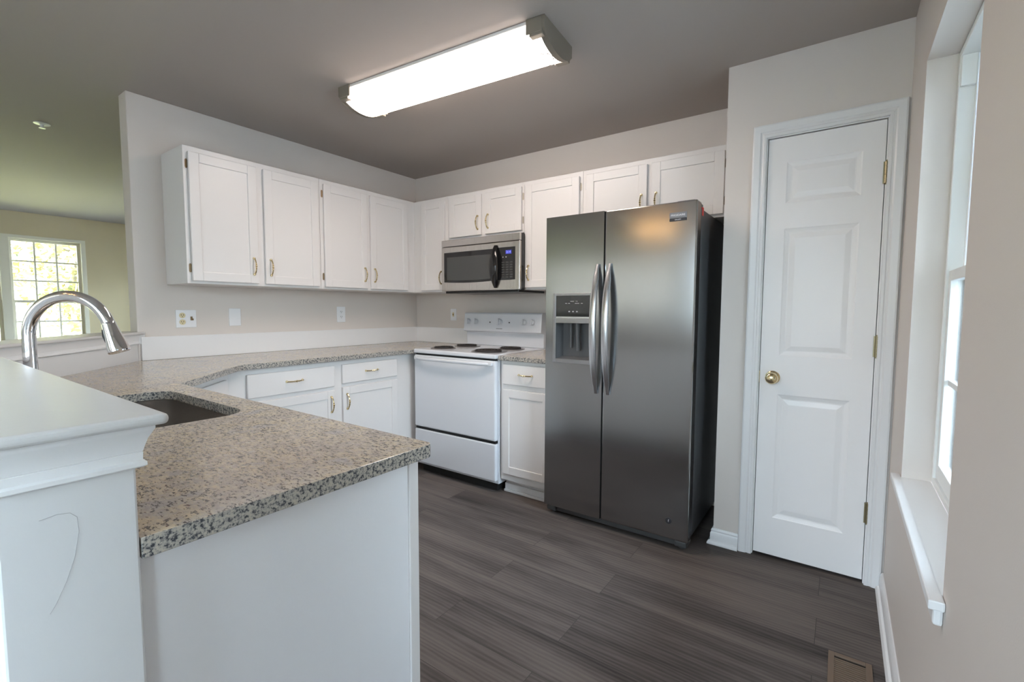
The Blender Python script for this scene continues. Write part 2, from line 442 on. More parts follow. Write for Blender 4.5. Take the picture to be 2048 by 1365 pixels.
# the half wall that carries the bar ledge
HW = [(0.0, -2.118), (0.824, -2.835), (2.506, -2.835), (2.506, -2.96), (0.778, -2.96), (-0.116, -2.182)]
bm = BM(); prism(bm, HW[:1]+HW[1:]+[(-0.116, -2.1185), (0.0, -2.1185)][:1], 0.0, 1.0655)
hw = struct(obj('wall_peninsula', bm, mat('half_wall_paint', (0.69, 0.69, 0.69), 0.42, bump=0.10, bump_scale=120), bev=0.003))
# pencil scrawl on the end face
bm = BM()
pts = [(2.5065, y-0.026, z+0.022) for y, z in ((-2.900, 0.955), (-2.885, 0.957), (-2.874, 0.955), (-2.868, 0.948), (-2.867, 0.93), (-2.872, 0.90), (-2.880, 0.875), (-2.890, 0.852), (-2.896, 0.842))]
tube(bm, pts, 0.00022, 5); obj('pencil_mark', bm, pencil_m, hw)

# ledge and crown moulding
led = thing('bar_ledge', 'white painted bar ledge running along the top of the half wall behind the sink', 'ledge', (1.2, -2.9, 1.066))
ED = 0.030
WRAP = [(0.0, -2.088)]+HW      # the ledge returns round the corner of the wall end
lp = offset_path(WRAP, ED)+[(-0.1168, -2.1190), (0.0008, -2.1190), (0.0008, -2.088)]
bm = BM(); prism(bm, [(x-1.2, y+2.9) for x, y in lp], 0.0035, 0.0180)
obj('ledge_board', bm, mat('white_ledge_paint', (0.66, 0.65, 0.64), 0.33, bump=0.35, bump_scale=30), led, bev=0.0065, seg=4)
bm = BM()
mould(bm, [(x-1.2, y+2.9) for x, y in WRAP], [(0.0008, -0.052), (0.006, -0.052), (0.0095, -0.0495), (0.0095, -0.0445), (0.006, -0.042), (0.0065, -0.032), (0.0055, -0.0312), (0.0065, -0.0304), (0.008, -0.024), (0.011, -0.014), (0.0155, -0.005), (0.0175, -0.001), (0.0175, 0.0030), (0.0005, 0.0030)])
obj('crown_moulding', bm, trim_m, led, smooth=0.5)

# ------------------------------------------------------------------ baseboards
def base_prof(h=0.082): return [(0.0005, 0.0), (0.026, 0.0), (0.026, 0.008), (0.020, 0.018), (0.013, 0.021), (0.013, h-0.026), (0.009, h-0.018), (0.010, h-0.010), (0.005, h), (0.0005, h)]
bm = BM(); mould(bm, [(XW, YR+0.05), (XW, YP-0.019)], base_prof()); struct(obj('baseboard_right', bm, trim_m, smooth=0.5))
bm = BM(); mould(bm, [(XP, YP+0.20), (XP, YP), (2.8565, YP)], [(-d, z) for d, z in base_prof()]); struct(obj('baseboard_pantry', bm, trim_m, smooth=0.5))
bm = BM(); mould(bm, [(XF, -0.02), (XF, YR+0.05)], [(d, z) for d, z in base_prof()]); struct(obj('baseboard_far', bm, trim_m, smooth=0.5))

# ------------------------------------------------------------------ window_1: double hung window on the right
win = struct(thing('window_1', 'white double hung window with deep sill in the right wall', 'window', (XW, -1.35, WZ0)))
win['kind'] = 'structure'
def W(bm, x0, x1, y0, y1, z0, z1, bev=0.002): bx(bm, x0-XW, x1-XW, y0+1.35, y1+1.35, z0-WZ0, z1-WZ0, bev)
def ring(bm, x0, x1, y0, y1, z0, z1, t, tb=None, tt=None):
    tb = tb or t; tt = tt or t
    W(bm, x0, x1, y0, y0-t, z0, z1); W(bm, x0, x1, y1+t, y1, z0, z1)
    W(bm, x0, x1, y0-t, y1+t, z0, z0+tb); W(bm, x0, x1, y0-t, y1+t, z1-tt, z1)
e = 0.001
bm = BM(); ring(bm, 3.513, 3.605, WY0-e, WY1+e, WZ0+0.024, WZ1-e, 0.022)
# jamb track ribs that show beside the upper sash
for yy in (WY0-0.023, WY1+0.023):
    s = -1 if yy > -1.3 else 1
    W(bm, 3.552, 3.556, yy, yy+s*0.012, 1.35, WZ1-0.023); W(bm, 3.586, 3.590, yy, yy+s*0.012, 0.66, WZ1-0.023)
    W(bm, 3.516, 3.552, yy, yy+s*0.016, 1.93, WZ1-0.023)
obj('window_frame', bm, vinyl_m, win)
bm = BM(); ring(bm, 3.520, 3.551, WY0-0.024, WY1+0.024, 0.661, 1.350, 0.036, 0.050, 0.034)
ls = obj('lower_sash', bm, vinyl_m, win)
bm = BM(); W(bm, 3.534, 3.538, WY0-0.058, WY1+0.058, 0.708, 1.318, 0); obj('glass_pane', bm, glass_m, ls)
bm = BM()
W(bm, 3.530, 3.542, WY0-0.059, WY1+0.059, 0.978, 0.996)
for k in (1, 2):
    yy = WY0-0.058+(WY1-WY0+0.116)*k/3; W(bm, 3.531, 3.541, yy-0.008, yy+0.008, 0.709, 1.317)
obj('muntins', bm, vinyl_m, ls)
bm = BM(); ring(bm, 3.557, 3.585, WY0-0.036, WY1+0.036, 1.318, WZ1-0.026, 0.036)
us = obj('upper_sash', bm, vinyl_m, win)
bm = BM(); W(bm, 3.569, 3.573, WY0-0.070, WY1+0.070, 1.352, WZ1-0.060, 0); obj('glass_pane', bm, glass_m, us)
bm = BM()
W(bm, 3.565, 3.577, WY0-0.071, WY1+0.071, 1.672, 1.690)
for k in (1, 2):
    yy = WY0-0.070+(WY1-WY0+0.14)*k/3; W(bm, 3.566, 3.576, yy-0.008, yy+0.008, 1.353, WZ1-0.061)
obj('muntins', bm, vinyl_m, us)
bm = BM()
W(bm, 3.408, XW-0.0005, -0.893, -1.806, WZ0+0.003, WZ0+0.023, 0.003)
W(bm, XW-0.004, 3.513, WY0-e, WY1+e, WZ0+0.003, WZ0+0.023, 0.0)
sl = obj('window_sill', bm, trim_m, win)
bm = BM(); W(bm, 3.418, XW-0.0005, -0.905, -1.792, WZ0-0.035, WZ0+0.002, 0.005); obj('apron', bm, trim_m, win)

# ------------------------------------------------------------------ window_2: twin window of the living room
w2 = struct(thing('window_2', 'ivory twin window with grilles in the far living room wall', 'window', (XF, -1.94, FZ0)))
def V(bm, x0, x1, y0, y1, z0, z1, bev=0.002): bx(bm, x0-XF, x1-XF, y0+1.94, y1+1.94, z0-FZ0, z1-FZ0, bev)
bm = BM()
V(bm, XF-0.12, XF+0.004, FY0, FY0-0.045, FZ0, FZ1); V(bm, XF-0.12, XF+0.004, FY1+0.045, FY1, FZ0, FZ1)
V(bm, XF-0.12, XF+0.004, FY0-0.045, FY1+0.045, FZ1-0.04, FZ1); V(bm, XF-0.12, XF+0.03, FY0-0.045, FY1+0.045, FZ0, FZ0+0.03)
V(bm, XF-0.12, XF+0.004, -1.90, -1.985, FZ0+0.03, FZ1-0.04)
obj('window_frame', bm, ivory_m, w2)
for (a, b) in ((-1.232, -1.90), (-1.985, -2.655)):
    for nm, xx, z0, z1, rows in (('upper_sash', XF-0.07, 1.282, FZ1-0.041, 3), ('lower_sash', XF-0.035, FZ0+0.031, 1.310, 3)):
        bm = BM(); t = 0.030
        V(bm, xx-0.03, xx, a-e, a-t, z0, z1); V(bm, xx-0.03, xx, b+t, b+e, z0, z1); V(bm, xx-0.03, xx, a-t, b+t, z0, z0+0.032); V(bm, xx-0.03, xx, a-t, b+t, z1-0.03, z1)
        sh = obj(nm, bm, ivory_m, w2)
        bm = BM(); V(bm, xx-0.017, xx-0.013, a-t, b+t, z0+0.032, z1-0.03, 0); obj('glass_pane', bm, glass_m, sh)
        bm = BM()
        for k in (1, 2):
            yy = a-t+(b-a+2*t)*k/3; V(bm, xx-0.020, xx-0.010, yy-0.009, yy+0.009, z0+0.032, z1-0.03, 0)
        for k in range(1, rows):
            zz = z0+0.032+(z1-z0-0.062)*k/rows; V(bm, xx-0.021, xx-0.009, a-t, b+t, zz-0.009, zz+0.009, 0)
        obj('muntins', bm, ivory_m, sh)

# unseen windows and glazed door, added for their daylight: (name, centre, turn, half width, bottom, top, label)
for wn_, loc_, rz_, hw_, z0_, z1_, lb_ in (('added_window_3', ((RX0+RX1)/2, YR, 0), 0, (RX1-RX0)/2, RZ0, RZ1, 'white wide window added for daylight in the unseen dining wall behind the camera'),
                                          ('added_window_4', ((LX0+LX1)/2, 0, 0), PI, (LX1-LX0)/2, 0, 2.05, 'white sliding glass door added out of view behind the kitchen wall to light the living room'),
                                          ('added_window_5', (XW, (SYA+SYB)/2, 0), math.radians(90), (SYB-SYA)/2, WZ0, WZ1, 'white window added for daylight in the right wall behind the camera')):
    w3 = struct(thing(wn_, lb_, 'window', loc_, rz_))
    bm = BM()
    for x0, x1 in ((-hw_+e, -hw_+0.06), (hw_-0.06, hw_-e), (-0.04, 0.04)): bx(bm, x0, x1, -0.12, -0.02, z0_+e, z1_-e, 0.002)
    bx(bm, -hw_+0.06, hw_-0.06, -0.12, -0.02, z1_-0.06, z1_-e, 0.002); bx(bm, -hw_+0.06, hw_-0.06, -0.12, -0.02, z0_+e, z0_+0.08, 0.002)
    obj('window_frame', bm, vinyl_m, w3)
    for x0, x1 in ((-hw_+0.06, -0.04), (0.04, hw_-0.06)):
        bm = BM(); bx(bm, x0, x1, -0.072, -0.068, z0_+0.08, z1_-0.06); obj('glass_pane', bm, glass_m, w3)

shade_m = bpy.data.materials.new('glow_shade_cloth'); shade_m.use_nodes = True
_n = shade_m.node_tree; _n.nodes.clear()
_o = _n.nodes.new('ShaderNodeOutputMaterial'); _x = _n.nodes.new('ShaderNodeMixShader'); _x.inputs[0].default_value = 0.30
_d = _n.nodes.new('ShaderNodeBsdfDiffuse'); _d.inputs[0].default_value = (0.70, 0.67, 0.62, 1); _t = _n.nodes.new('ShaderNodeBsdfTranslucent'); _t.inputs[0].default_value = (0.85, 0.80, 0.72, 1)
_n.links.new(_d.outputs[0], _x.inputs[1]); _n.links.new(_t.outputs[0], _x.inputs[2]); _n.links.new(_x.outputs[0], _o.inputs[0])
w6 = struct(thing('added_window_6', 'white window with a drawn beige shade added behind the camera for its glow in the refrigerator', 'window', ((QX0+QX1)/2, YR, QZ0)))  # unseen window, its translucent shade added as a soft reflection in the steel
bm = BM(); _h = (QX1-QX0)/2-e; _v = QZ1-QZ0-e
bx(bm, -_h, -_h+0.04, -0.12, -0.02, e, _v); bx(bm, _h-0.04, _h, -0.12, -0.02, e, _v); bx(bm, -_h+0.04, _h-0.04, -0.12, -0.02, e, 0.04); bx(bm, -_h+0.04, _h-0.04, -0.12, -0.02, _v-0.04, _v)
obj('window_frame', bm, vinyl_m, w6)
bm = BM(); bx(bm, -_h+0.04, _h-0.04, -0.073, -0.072, 0.04, _v-0.04); obj('glow_shade', bm, shade_m, w6)

portal('portal_right', (XO+0.02, -1.35, 1.33), (0, math.radians(90), 0), 1.44, 0.84)
portal('portal_far', (XF-0.17, -1.94, 1.31), (0, math.radians(-90), 0), 1.62, 1.52)
portal('portal_living', ((LX0+LX1)/2, 0.14, 1.03), (math.radians(-90), 0, 0), LX1-LX0, 2.05)
portal('portal_rear', ((RX0+RX1)/2, YR-0.17, (RZ0+RZ1)/2), (math.radians(90), 0, 0), RX1-RX0, RZ1-RZ0)
portal('portal_side', (XO+0.02, (SYA+SYB)/2, 1.33), (0, math.radians(90), 0), 1.44, SYB-SYA)

# ------------------------------------------------------------------ door_1: pantry door
dr = struct(thing('door_1', 'narrow white three panel pantry door with brass knob beside the refrigerator', 'door', (3.143, YP, 0)))
def D(x): return x-3.143
def door_slab(x0, x1, z0, z1, y, panels, th=0.035):
    """front face at local y; raised panels with a sunk moulding"""
    bm = BM()
    xs = sorted({x0, x1, *[p[0] for p in panels], *[p[1] for p in panels]}); zs = sorted({z0, z1, *[p[2] for p in panels], *[p[3] for p in panels]})
    def v(x, yy, z): return bm.verts.new((x, yy, z))
    def quad(*p): bm.faces.new([v(*q) for q in p])
    for i in range(len(xs)-1):
        for j in range(len(zs)-1):
            cx, cz = (xs[i]+xs[i+1])/2, (zs[j]+zs[j+1])/2
            if any(p[0] < cx < p[1] and p[2] < cz < p[3] for p in panels): continue
            quad((xs[i], y, zs[j]), (xs[i+1], y, zs[j]), (xs[i+1], y, zs[j+1]), (xs[i], y, zs[j+1]))
    for a, b, c, d in panels:
        steps = [(0.0, 0.0), (0.005, 0.0025), (0.014, 0.005), (0.020, 0.0062), (0.025, 0.0062), (0.046, 0.0022), (0.049, 0.0020)]
        loops = [[(a+i, y+dep, c+i), (b-i, y+dep, c+i), (b-i, y+dep, d-i), (a+i, y+dep, d-i)] for i, dep in steps]
        for l0, l1 in zip(loops, loops[1:]):
            for k in range(4): quad(l0[k], l0[(k+1)%4], l1[(k+1)%4], l1[k])
        quad(*loops[-1])
    yb = y+th
    quad((x0, yb, z0), (x0, yb, z1), (x1, yb, z1), (x1, yb, z0))
    quad((x0, y, z0), (x0, y, z1), (x0, yb, z1), (x0, yb, z0)); quad((x1, y, z0), (x1, yb, z0), (x1, yb, z1), (x1, y, z1))
    quad((x0, y, z0), (x0, yb, z0), (x1, yb, z0), (x1, y, z0)); quad((x0, y, z1), (x1, y, z1), (x1, yb, z1), (x0, yb, z1))
    return bm
slab = obj('door_panel', door_slab(D(2.9245), D(3.3615), 0.016, 2.0215, 0.004,
           [(D(3.002), D(3.285), 0.206, 0.816), (D(3.002), D(3.285), 1.003, 1.602), (D(3.002), D(3.285), 1.719, 1.908)]), door_m, dr)
bm = BM()
ZX = Matrix.Translation((D(2.9795), 0.0035, 0.8965)) @ Matrix.Rotation(R90X, 4, 'X')
lathe(bm, [(0.0, 0), (0.031, 0), (0.032, 0.003), (0.028, 0.007), (0.014, 0.010), (0.0125, 0.022), (0.018, 0.027), (0.0265, 0.034), (0.0285, 0.044), (0.026, 0.053), (0.018, 0.060), (0.0, 0.062)], 28, ZX)
obj('door_knob', bm, brass_m, dr, smooth=0.7)
bm = BM(); bx(bm, D(2.9165), D(2.9240), 0.0032, 0.030, 0.865, 0.925, 0.001); obj('strike_plate', bm, brass_m, dr)
for z in (0.325, 1.064, 1.80):
    bm = BM(); x = D(3.3665)
    for k in range(5): tube(bm, [(x, -0.006, z-0.044+k*0.018), (x, -0.006, z-0.044+k*0.018+0.0168)], 0.0058, 10)
    tube(bm, [(x, -0.006, z-0.05), (x, -0.006, z+0.051)], 0.0032, 8)
    bx(bm, x-0.010, x+0.004, -0.003, 0.003, z-0.045, z+0.046)
    obj('hinge', bm, doorhinge_m, dr)
# jamb and casing
bm = BM()
bx(bm, D(DX0-0.0195), D(DX0), 0.001, 0.10, 0.001, DH, 0.001); bx(bm, D(DX1), D(DX1+0.0195), 0.001, 0.10, 0.001, DH, 0.001); bx(bm, D(DX0-0.0195), D(DX1+0.0195), 0.001, 0.10, DH, DH+0.0195, 0.001)
for x0, x1 in ((DX0, DX0+0.012), (DX1-0.012, DX1)): bx(bm, D(x0), D(x1), 0.040, 0.06, 0.001, DH)
obj('door_jamb', bm, door_m, dr)
cp = [(0.0, 0.0005), (0.0, 0.010), (0.004, 0.012), (0.012, 0.0125), (0.016, 0.0105), (0.022, 0.0105), (0.028, 0.015), (0.045, 0.017), (0.052, 0.018), (0.058, 0.016), (0.060, 0.012), (0.060, 0.0005)]
def casing(xa, xb, zt, m, parent, name='casing'):
    bm = BM(); rows = []
    for d, h in cp:
        rows.append([bm.verts.new(p) for p in ((xa-d, -h, 0.001), (xa-d, -h, zt+d), (xb+d, -h, zt+d), (xb+d, -h, 0.001))])
    m_ = len(rows)
    for i in range(m_):
        a, b = rows[i], rows[(i+1) % m_]
        for k in range(3): bm.faces.new((a[k], a[k+1], b[k+1], b[k]))
    bm.faces.new([r[0] for r in rows]); bm.faces.new([r[-1] for r in rows][::-1])
    return obj(name, bm, m, parent, smooth=0.35)
casing(D(DX0-0.004), D(DX1+0.004), DH+0.004, trim_m, dr)

# ------------------------------------------------------------------ cabinets
def pull_bm(L=0.105):
    """bow pull with round feet and a beaded middle, along local x, standing out to -y"""
    bm = BM(); n = 15; pts = []; rad = []
    for k in range(n):
        t = -1+2*k/(n-1)
        pts.append((t*L*0.46, -0.006-0.021*(1-t*t)**0.8, 0)); rad.append(0.0037+0.0010*abs(t))
    tube(bm, pts, rad, 8)
    for s in (-1, 1):
        lathe(bm, [(0, 0), (0.0075, 0), (0.0078, 0.003), (0.0055, 0.007), (0.0045, 0.011), (0, 0.012)], 12, Matrix.Translation((s*L*0.46, -0.0002, 0)) @ Matrix.Rotation(R90X, 4, 'X'))
    for c, r in ((0, 0.0070), (-0.012, 0.0057), (0.012, 0.0057)):
        y = -0.006-0.021*(1-(c/(L*0.46))**2)**0.8
        lathe(bm, [(0, -r), (r*0.7, -r*0.7), (r, 0), (r*0.7, r*0.7), (0, r)], 10, Matrix.Translation((c, y, 0)) @ Matrix.Rotation(R90X, 4, 'Y'))
    return bm
_p = obj('handle', pull_bm(), brass_m, smooth=0.6); PULL = _p.data; bpy.data.objects.remove(_p)

def pull(parent, x, y, z, vertical=True):
    o = bpy.data.objects.new('handle', PULL); C.objects.link(o); o.parent = parent
    o.location = (x, y, z); o.rotation_euler = (0, math.radians(90) if vertical else 0, 0)
    o['label'] = 'polished brass bow pull'
    return o

def shaker(parent, name, x0, x1, z0, z1, y, th=0.018, fr=0.052, dep=0.006, slab_only=False):
    """door with flat sunk panel; back at y, front at y-th"""
    bm = BM(); yf = y-th
    if slab_only:
        bx(bm, x0, x1, yf, y-0.0005, z0, z1, 0.004)
    else:
        bx(bm, x0, x0+fr, yf, y-0.0005, z0, z1, 0.003); bx(bm, x1-fr, x1, yf, y-0.0005, z0, z1, 0.003)
        bx(bm, x0+fr-0.001, x1-fr+0.001, yf, y-0.0005, z0, z0+fr, 0.003); bx(bm, x0+fr-0.001, x1-fr+0.001, yf, y-0.0005, z1-fr, z1, 0.003)
        bx(bm, x0+fr-0.004, x1-fr+0.004, yf+dep, y-0.003, z0+fr-0.004, z1-fr+0.004)
        # faint grooves of the beaded panel
    return obj(name, bm, cab_m, parent)

def hinge(parent, x, y, z, m=None, h=0.048):
    bm = BM(); tube(bm, [(x, y-0.0022, z-h/2), (x, y-0.0022, z+h/2)], 0.0042, 8)
    bx(bm, x-0.006, x+0.006, y-0.0030, y-0.0002, z-h/2+0.004, z+h/2-0.004)
    return obj('hinge', bm, m or painted_hinge_m, parent)

def box_unit(parent, x0, x1, z0, z1, depth, name='body', fr=0.02):
    """closed carcass with its face frame; front at local y = -depth"""
    bm = BM(); bx(bm, x0+0.0005, x1-0.0005, -depth, -0.002, z0, z1, 0.0015); return obj(name, bm, cab_m, parent)

WD = 0.2992     # wall cabinet depth to the face frame
ZT, ZB = 2.101, 1.3556
def upper(label, loc, rotz, x0, x1, z0, doors, group='white wall cabinets'):
    """doors: (x0, x1, handle side or None, hinge side, hinge material)"""
    r = thing('wall_cabinet', label, 'cabinet', loc, rotz, group)
    zo = loc[2]
    box_unit(r, x0, x1, z0-zo, ZT-zo, WD)
    for (a, b, hs, hgs, hm, hz) in doors:
        d = shaker(r, 'door', a, b, z0+0.015-zo, ZT-0.031-zo, -WD)
        if hs:
            pull(d, a+0.030 if hs == 'l' else b-0.030, -WD-0.018, hz-zo)
        if hgs:
            xx = a-0.0055 if hgs == 'l' else b+0.0055
            for zz in (z0+0.085, ZT-0.097): hinge(d, xx, -WD, zz-zo, hm)
    return r
RL = math.radians(90)
# left wall: local x is world y, fronts face the room
upper('double door white wall cabinet at the left end of the run, beside the wall end', (0.001, -1.566, ZB), RL, -1.9685+1.566, -1.1635+1.566, ZB,
      [(-1.947+1.566, -1.588+1.566, 'r', 'l', oldbrass_m, 1.473), (-1.546+1.566, -1.181+1.566, 'l', 'r', painted_hinge_m, 1.473)])
upper('double door white wall cabinet on the left wall next to the inside corner', (0.001, -0.75, ZB), RL, -1.163+0.75, -0.30+0.75, ZB,
      [(-1.139+0.75, -0.783+0.75, 'r', 'l', oldbrass_m, 1.473), (-0.754+0.75, -0.386+0.75, 'l', 'r', painted_hinge_m, 1.473)])
# back wall
upper('narrow single door white wall cabinet in the corner left of the microwave', (0.34, -0.001, ZB), 0, 0.001-0.34, 0.688-0.34, ZB,
      [(0.396-0.34, 0.655-0.34, 'r', 'l', painted_hinge_m, 1.468)])
upper('short double door white wall cabinet directly above the microwave', (1.04, -0.001, 1.757), 0, 0.6885-1.04, 1.404-1.04, 1.757,
      [(0.709-1.04, 1.029-1.04, 'r', 'l', painted_hinge_m, 1.863), (1.066-1.04, 1.390-1.04, 'l', 'r', hingen_m, 1.863)])
upper('tall single door white wall cabinet between the microwave and the refrigerator', (1.63, -0.001, ZB), 0, 1.4045-1.63, 1.856-1.63, ZB,
      [(1.424-1.63, 1.836-1.63, 'l', 'r', hingen_m, 1.472)])
upper('short double door white wall cabinet above the refrigerator', (2.29, -0.001, 1.722), 0, 1.8565-2.29, 2.722-2.29, 1.722,
      [(1.885-2.29, 2.277-2.29, 'r', 'l', painted_hinge_m, 1.846), (2.304-2.29, 2.697-2.29, 'l', 'r', oldbrass_m, 1.846)])

BD = 0.605      # base cabinet depth to the face frame
ZK = 0.888
def base_body(parent, x0, x1, toe=True):
    bm = BM(); bx(bm, x0+0.0005, x1-0.0005, -BD, -0.012, 0.095, ZK, 0.0015)
    bx(bm, x0+0.0005, x1-0.0005, -BD+0.060, -0.012, 0.001, 0.096)
    return obj('body', bm, cab_m, parent)
def drawer(parent, x0, x1, z0, z1):
    d = shaker(parent, 'drawer', x0, x1, z0, z1, -BD, slab_only=True)
    pull(d, (x0+x1)/2, -BD-0.018, (z0+z1)/2+0.004, False)
    return d
# left run
b1 = thing('base_cabinet', 'white base cabinet with two drawers and two doors under the left counter, beside the range', 'cabinet', (0.001, -1.28, 0), RL, 'white base cabinets')
o_ = 1.28
base_body(b1, -1.912+o_, -0.014+o_)
drawer(b1, -1.823+o_, -1.290+o_, 0.724, 0.856); drawer(b1, -1.232+o_, -0.778+o_, 0.734, 0.858)
d = shaker(b1, 'door', -1.823+o_, -1.290+o_, 0.125, 0.700, -BD); pull(d, -1.318+o_, -BD-0.018, 0.612)
d = shaker(b1, 'door', -1.232+o_, -0.778+o_, 0.125, 0.710, -BD); pull(d, -1.236+0.034+o_, -BD-0.018, 0.614); hinge(d, -0.772+o_, -BD, 0.655); hinge(d, -0.772+o_, -BD, 0.20)
# right of the range
b2 = thing('base_cabinet', 'narrow white base cabinet with one drawer and one door between range and refrigerator', 'cabinet', (1.63, -0.001, 0), 0, 'white base cabinets')
base_body(b2, 1.4345-1.63, 1.822-1.63)
drawer(b2, 1.458-1.63, 1.815-1.63, 0.734, 0.866)
d = shaker(b2, 'door', 1.458-1.63, 1.815-1.63, 0.142, 0.702, -BD); hinge(d, 1.4515-1.63, -BD, 0.62); hinge(d, 1.4515-1.63, -BD, 0.23)
bm = BM(); bx(bm, 1.436-1.63, 1.822-1.63, -BD+0.045, -BD+0.0595, 0.001, 0.055, 0.002); bx(bm, 1.436-1.63, 1.822-1.63, -BD+0.030, -BD+0.0445, 0.001, 0.018, 0.004); obj('toe_kick', bm, trim_m, b2)
# diagonal corner unit
b3 = thing('base_cabinet', 'white diagonal corner base cabinet between the left counter and the sink', 'cabinet', (0.82, -2.12, 0), 0, 'white base cabinets')
cp3 = [(0.02, -1.9135), (0.612, -1.9135), (1.030, -2.3315), (1.030, -2.815), (0.85, -2.825), (0.02, -2.105)]
bm = BM(); prism(bm, [(x-0.82, y+2.12) for x, y in cp3], 0.002, ZK); obj('body', bm, cab_m, b3)
bm = BM(); dd = Vector((0.418, -0.418)).normalized(); nn = Vector((-dd.y, dd.x))
def diag(s, t, z): p = Vector((0.612, -1.9135))+dd*s+nn*t; return bm.verts.new((p.x-0.82, p.y+2.12, z))
for (s0, s1, z0, z1) in ((0.06, 0.53, 0.724, 0.850), (0.06, 0.53, 0.12, 0.70)):
    vs = [diag(s, t, z) for z in (z0, z1) for s, t in ((s0, 0.0006), (s1, 0.0006), (s1, 0.018), (s0, 0.018))]
    for f in ((0,1,2,3),(4,5,6,7),(0,1,5,4),(1,2,6,5),(2,3,7,6),(3,0,4,7)): bm.faces.new([vs[i] for i in f])
obj('door', bm, cab_m, b3, bev=0.003)
# peninsula
b4 = thing('base_cabinet', 'long white sink base cabinet of the peninsula with plain white end panel', 'cabinet', (1.75, -2.56, 0), 0, 'white base cabinets')
q_ = lambda bm, x0, x1, y0, y1, z0, z1, bv=0.0: bx(bm, x0-1.75, x1-1.75, y0+2.56, y1+2.56, z0, z1, bv)
bm = BM()
q_(bm, 1.0305, 2.455, -2.350, -2.332, 0.095, ZK, 0.001); q_(bm, 1.0305, 2.455, -2.8315, -2.815, 0.001, ZK); q_(bm, 1.0305, 2.455, -2.815, -2.35, 0.095, 0.11); q_(bm, 1.0305, 1.045, -2.815, -2.35, 0.11, ZK)
q_(bm, 1.0305, 2.455, -2.41, -2.395, 0.001, 0.095)
obj('body', bm, cab_m, b4)
bm = BM(); q_(bm, 2.4555, 2.472, -2.8325, -2.345, 0.001, ZK, 0.001); obj('end_panel', bm, panel_m, b4)
bm = BM(); q_(bm, 2.4555, 2.476, -2.3448, -2.318, 0.001, ZK, 0.002); obj('corner_post', bm, cab_m, b4)
for a, b in ((1.08, 1.54), (1.56, 2.02), (2.04, 2.43)):
    bm = BM(); q_(bm, a, b, -2.3315, -2.314, 0.72, 0.85, 0.003); f = obj('drawer', bm, cab_m, b4)
    bm = BM(); q_(bm, a, b, -2.3315, -2.314, 0.12, 0.70, 0.003); f = obj('door', bm, cab_m, b4)

# ------------------------------------------------------------------ countertops
def arc(cx, cy, r, a0, a1, n=6): return [(cx+r*math.cos(math.radians(a0+(a1-a0)*k/n)), cy+r*math.sin(math.radians(a0+(a1-a0)*k/n))) for k in range(n+1)]
SX0, SX1, SY0, SY1 = 1.232, 1.848, -2.735, -2.385
hole = arc(SX1-0.075, SY1-0.075, 0.075, 0, 90)+arc(SX0+0.075, SY1-0.075, 0.075, 90, 180)+arc(SX0+0.075, SY0+0.075, 0.075, 180, 270)+arc(SX1-0.075, SY0+0.075, 0.075, 270, 360)
outer = [(0.0015, -0.0015), (0.0015, -2.116), (0.8255, -2.8335), (2.506, -2.8335)]+arc(2.506-0.018, -2.299-0.018, 0.018, 0, 90, 4)+[(1.110, -2.299), (1.098, -2.296), (1.087, -2.288), (0.660, -1.877), (0.650, -1.862), (0.645, -1.845), (0.645, -0.70), (0.662, -0.64), (0.662, -0.0015)]
def slab_poly(outer, hole, z0, z1):
    bm = BM()
    def loop(poly, z):
        vs = [bm.verts.new((x, y, z)) for x, y in poly]; es = [bm.edges.new((vs[k], vs[(k+1) % len(vs)])) for k in range(len(vs))]
        return vs, es
    ot, oe = loop(outer, z1); es = list(oe); ht = None
    if hole: ht, he = loop(hole, z1); es += he
    g = bmesh.ops.triangle_fill(bm, use_beauty=True, use_dissolve=False, edges=es, normal=(0, 0, 1))
    top = [f for f in g['geom'] if isinstance(f, bmesh.types.BMFace)]
    mp = {}
    for f in top:
        for v in f.verts:
            if v not in mp: mp[v] = bm.verts.new((v.co.x, v.co.y, z0))
    for f in top: bm.faces.new([mp[v] for v in f.verts][::-1])
    for ring_ in ([ot, ht] if hole else [ot]):
        for k in range(len(ring_)):
            a, b = ring_[k], ring_[(k+1) % len(ring_)]; bm.faces.new((a, b, mp[b], mp[a]))
    return bm
ct = obj('countertop', slab_poly(outer, hole, 0.8895, ZC), granite_m, bev=0.003)
tag(ct, 'large speckled beige granite countertop wrapping from range around to the peninsula', 'countertop', 'granite countertops')
ct2 = obj('countertop', slab_poly([(1.432, -0.0015), (1.432, -0.638), (1.824, -0.638), (1.824, -0.0015)], None, 0.8895, ZC), granite_m, bev=0.003)
tag(ct2, 'small granite countertop between range and refrigerator', 'countertop', 'granite countertops')

# backsplash strips
def splash(label, *boxes):
    bm = BM()
    for b in boxes: bx(bm, *b, 0.0015)
    return tag(obj('backsplash', bm, splash_m), label, 'backsplash', 'white backsplash strips')
splash('long white backsplash strip along the left wall above the counter', (0.0008, 0.013, -2.105, -0.0135, ZC+0.0008, 1.054))
splash('white backsplash strip on the back wall left of the range', (0.0008, 0.655, -0.013, -0.0008, ZC+0.0008, 1.054))
splash('white backsplash strip on the back wall behind the refrigerator side of the range', (1.436, 1.824, -0.013, -0.0008, ZC+0.0008, 1.054))

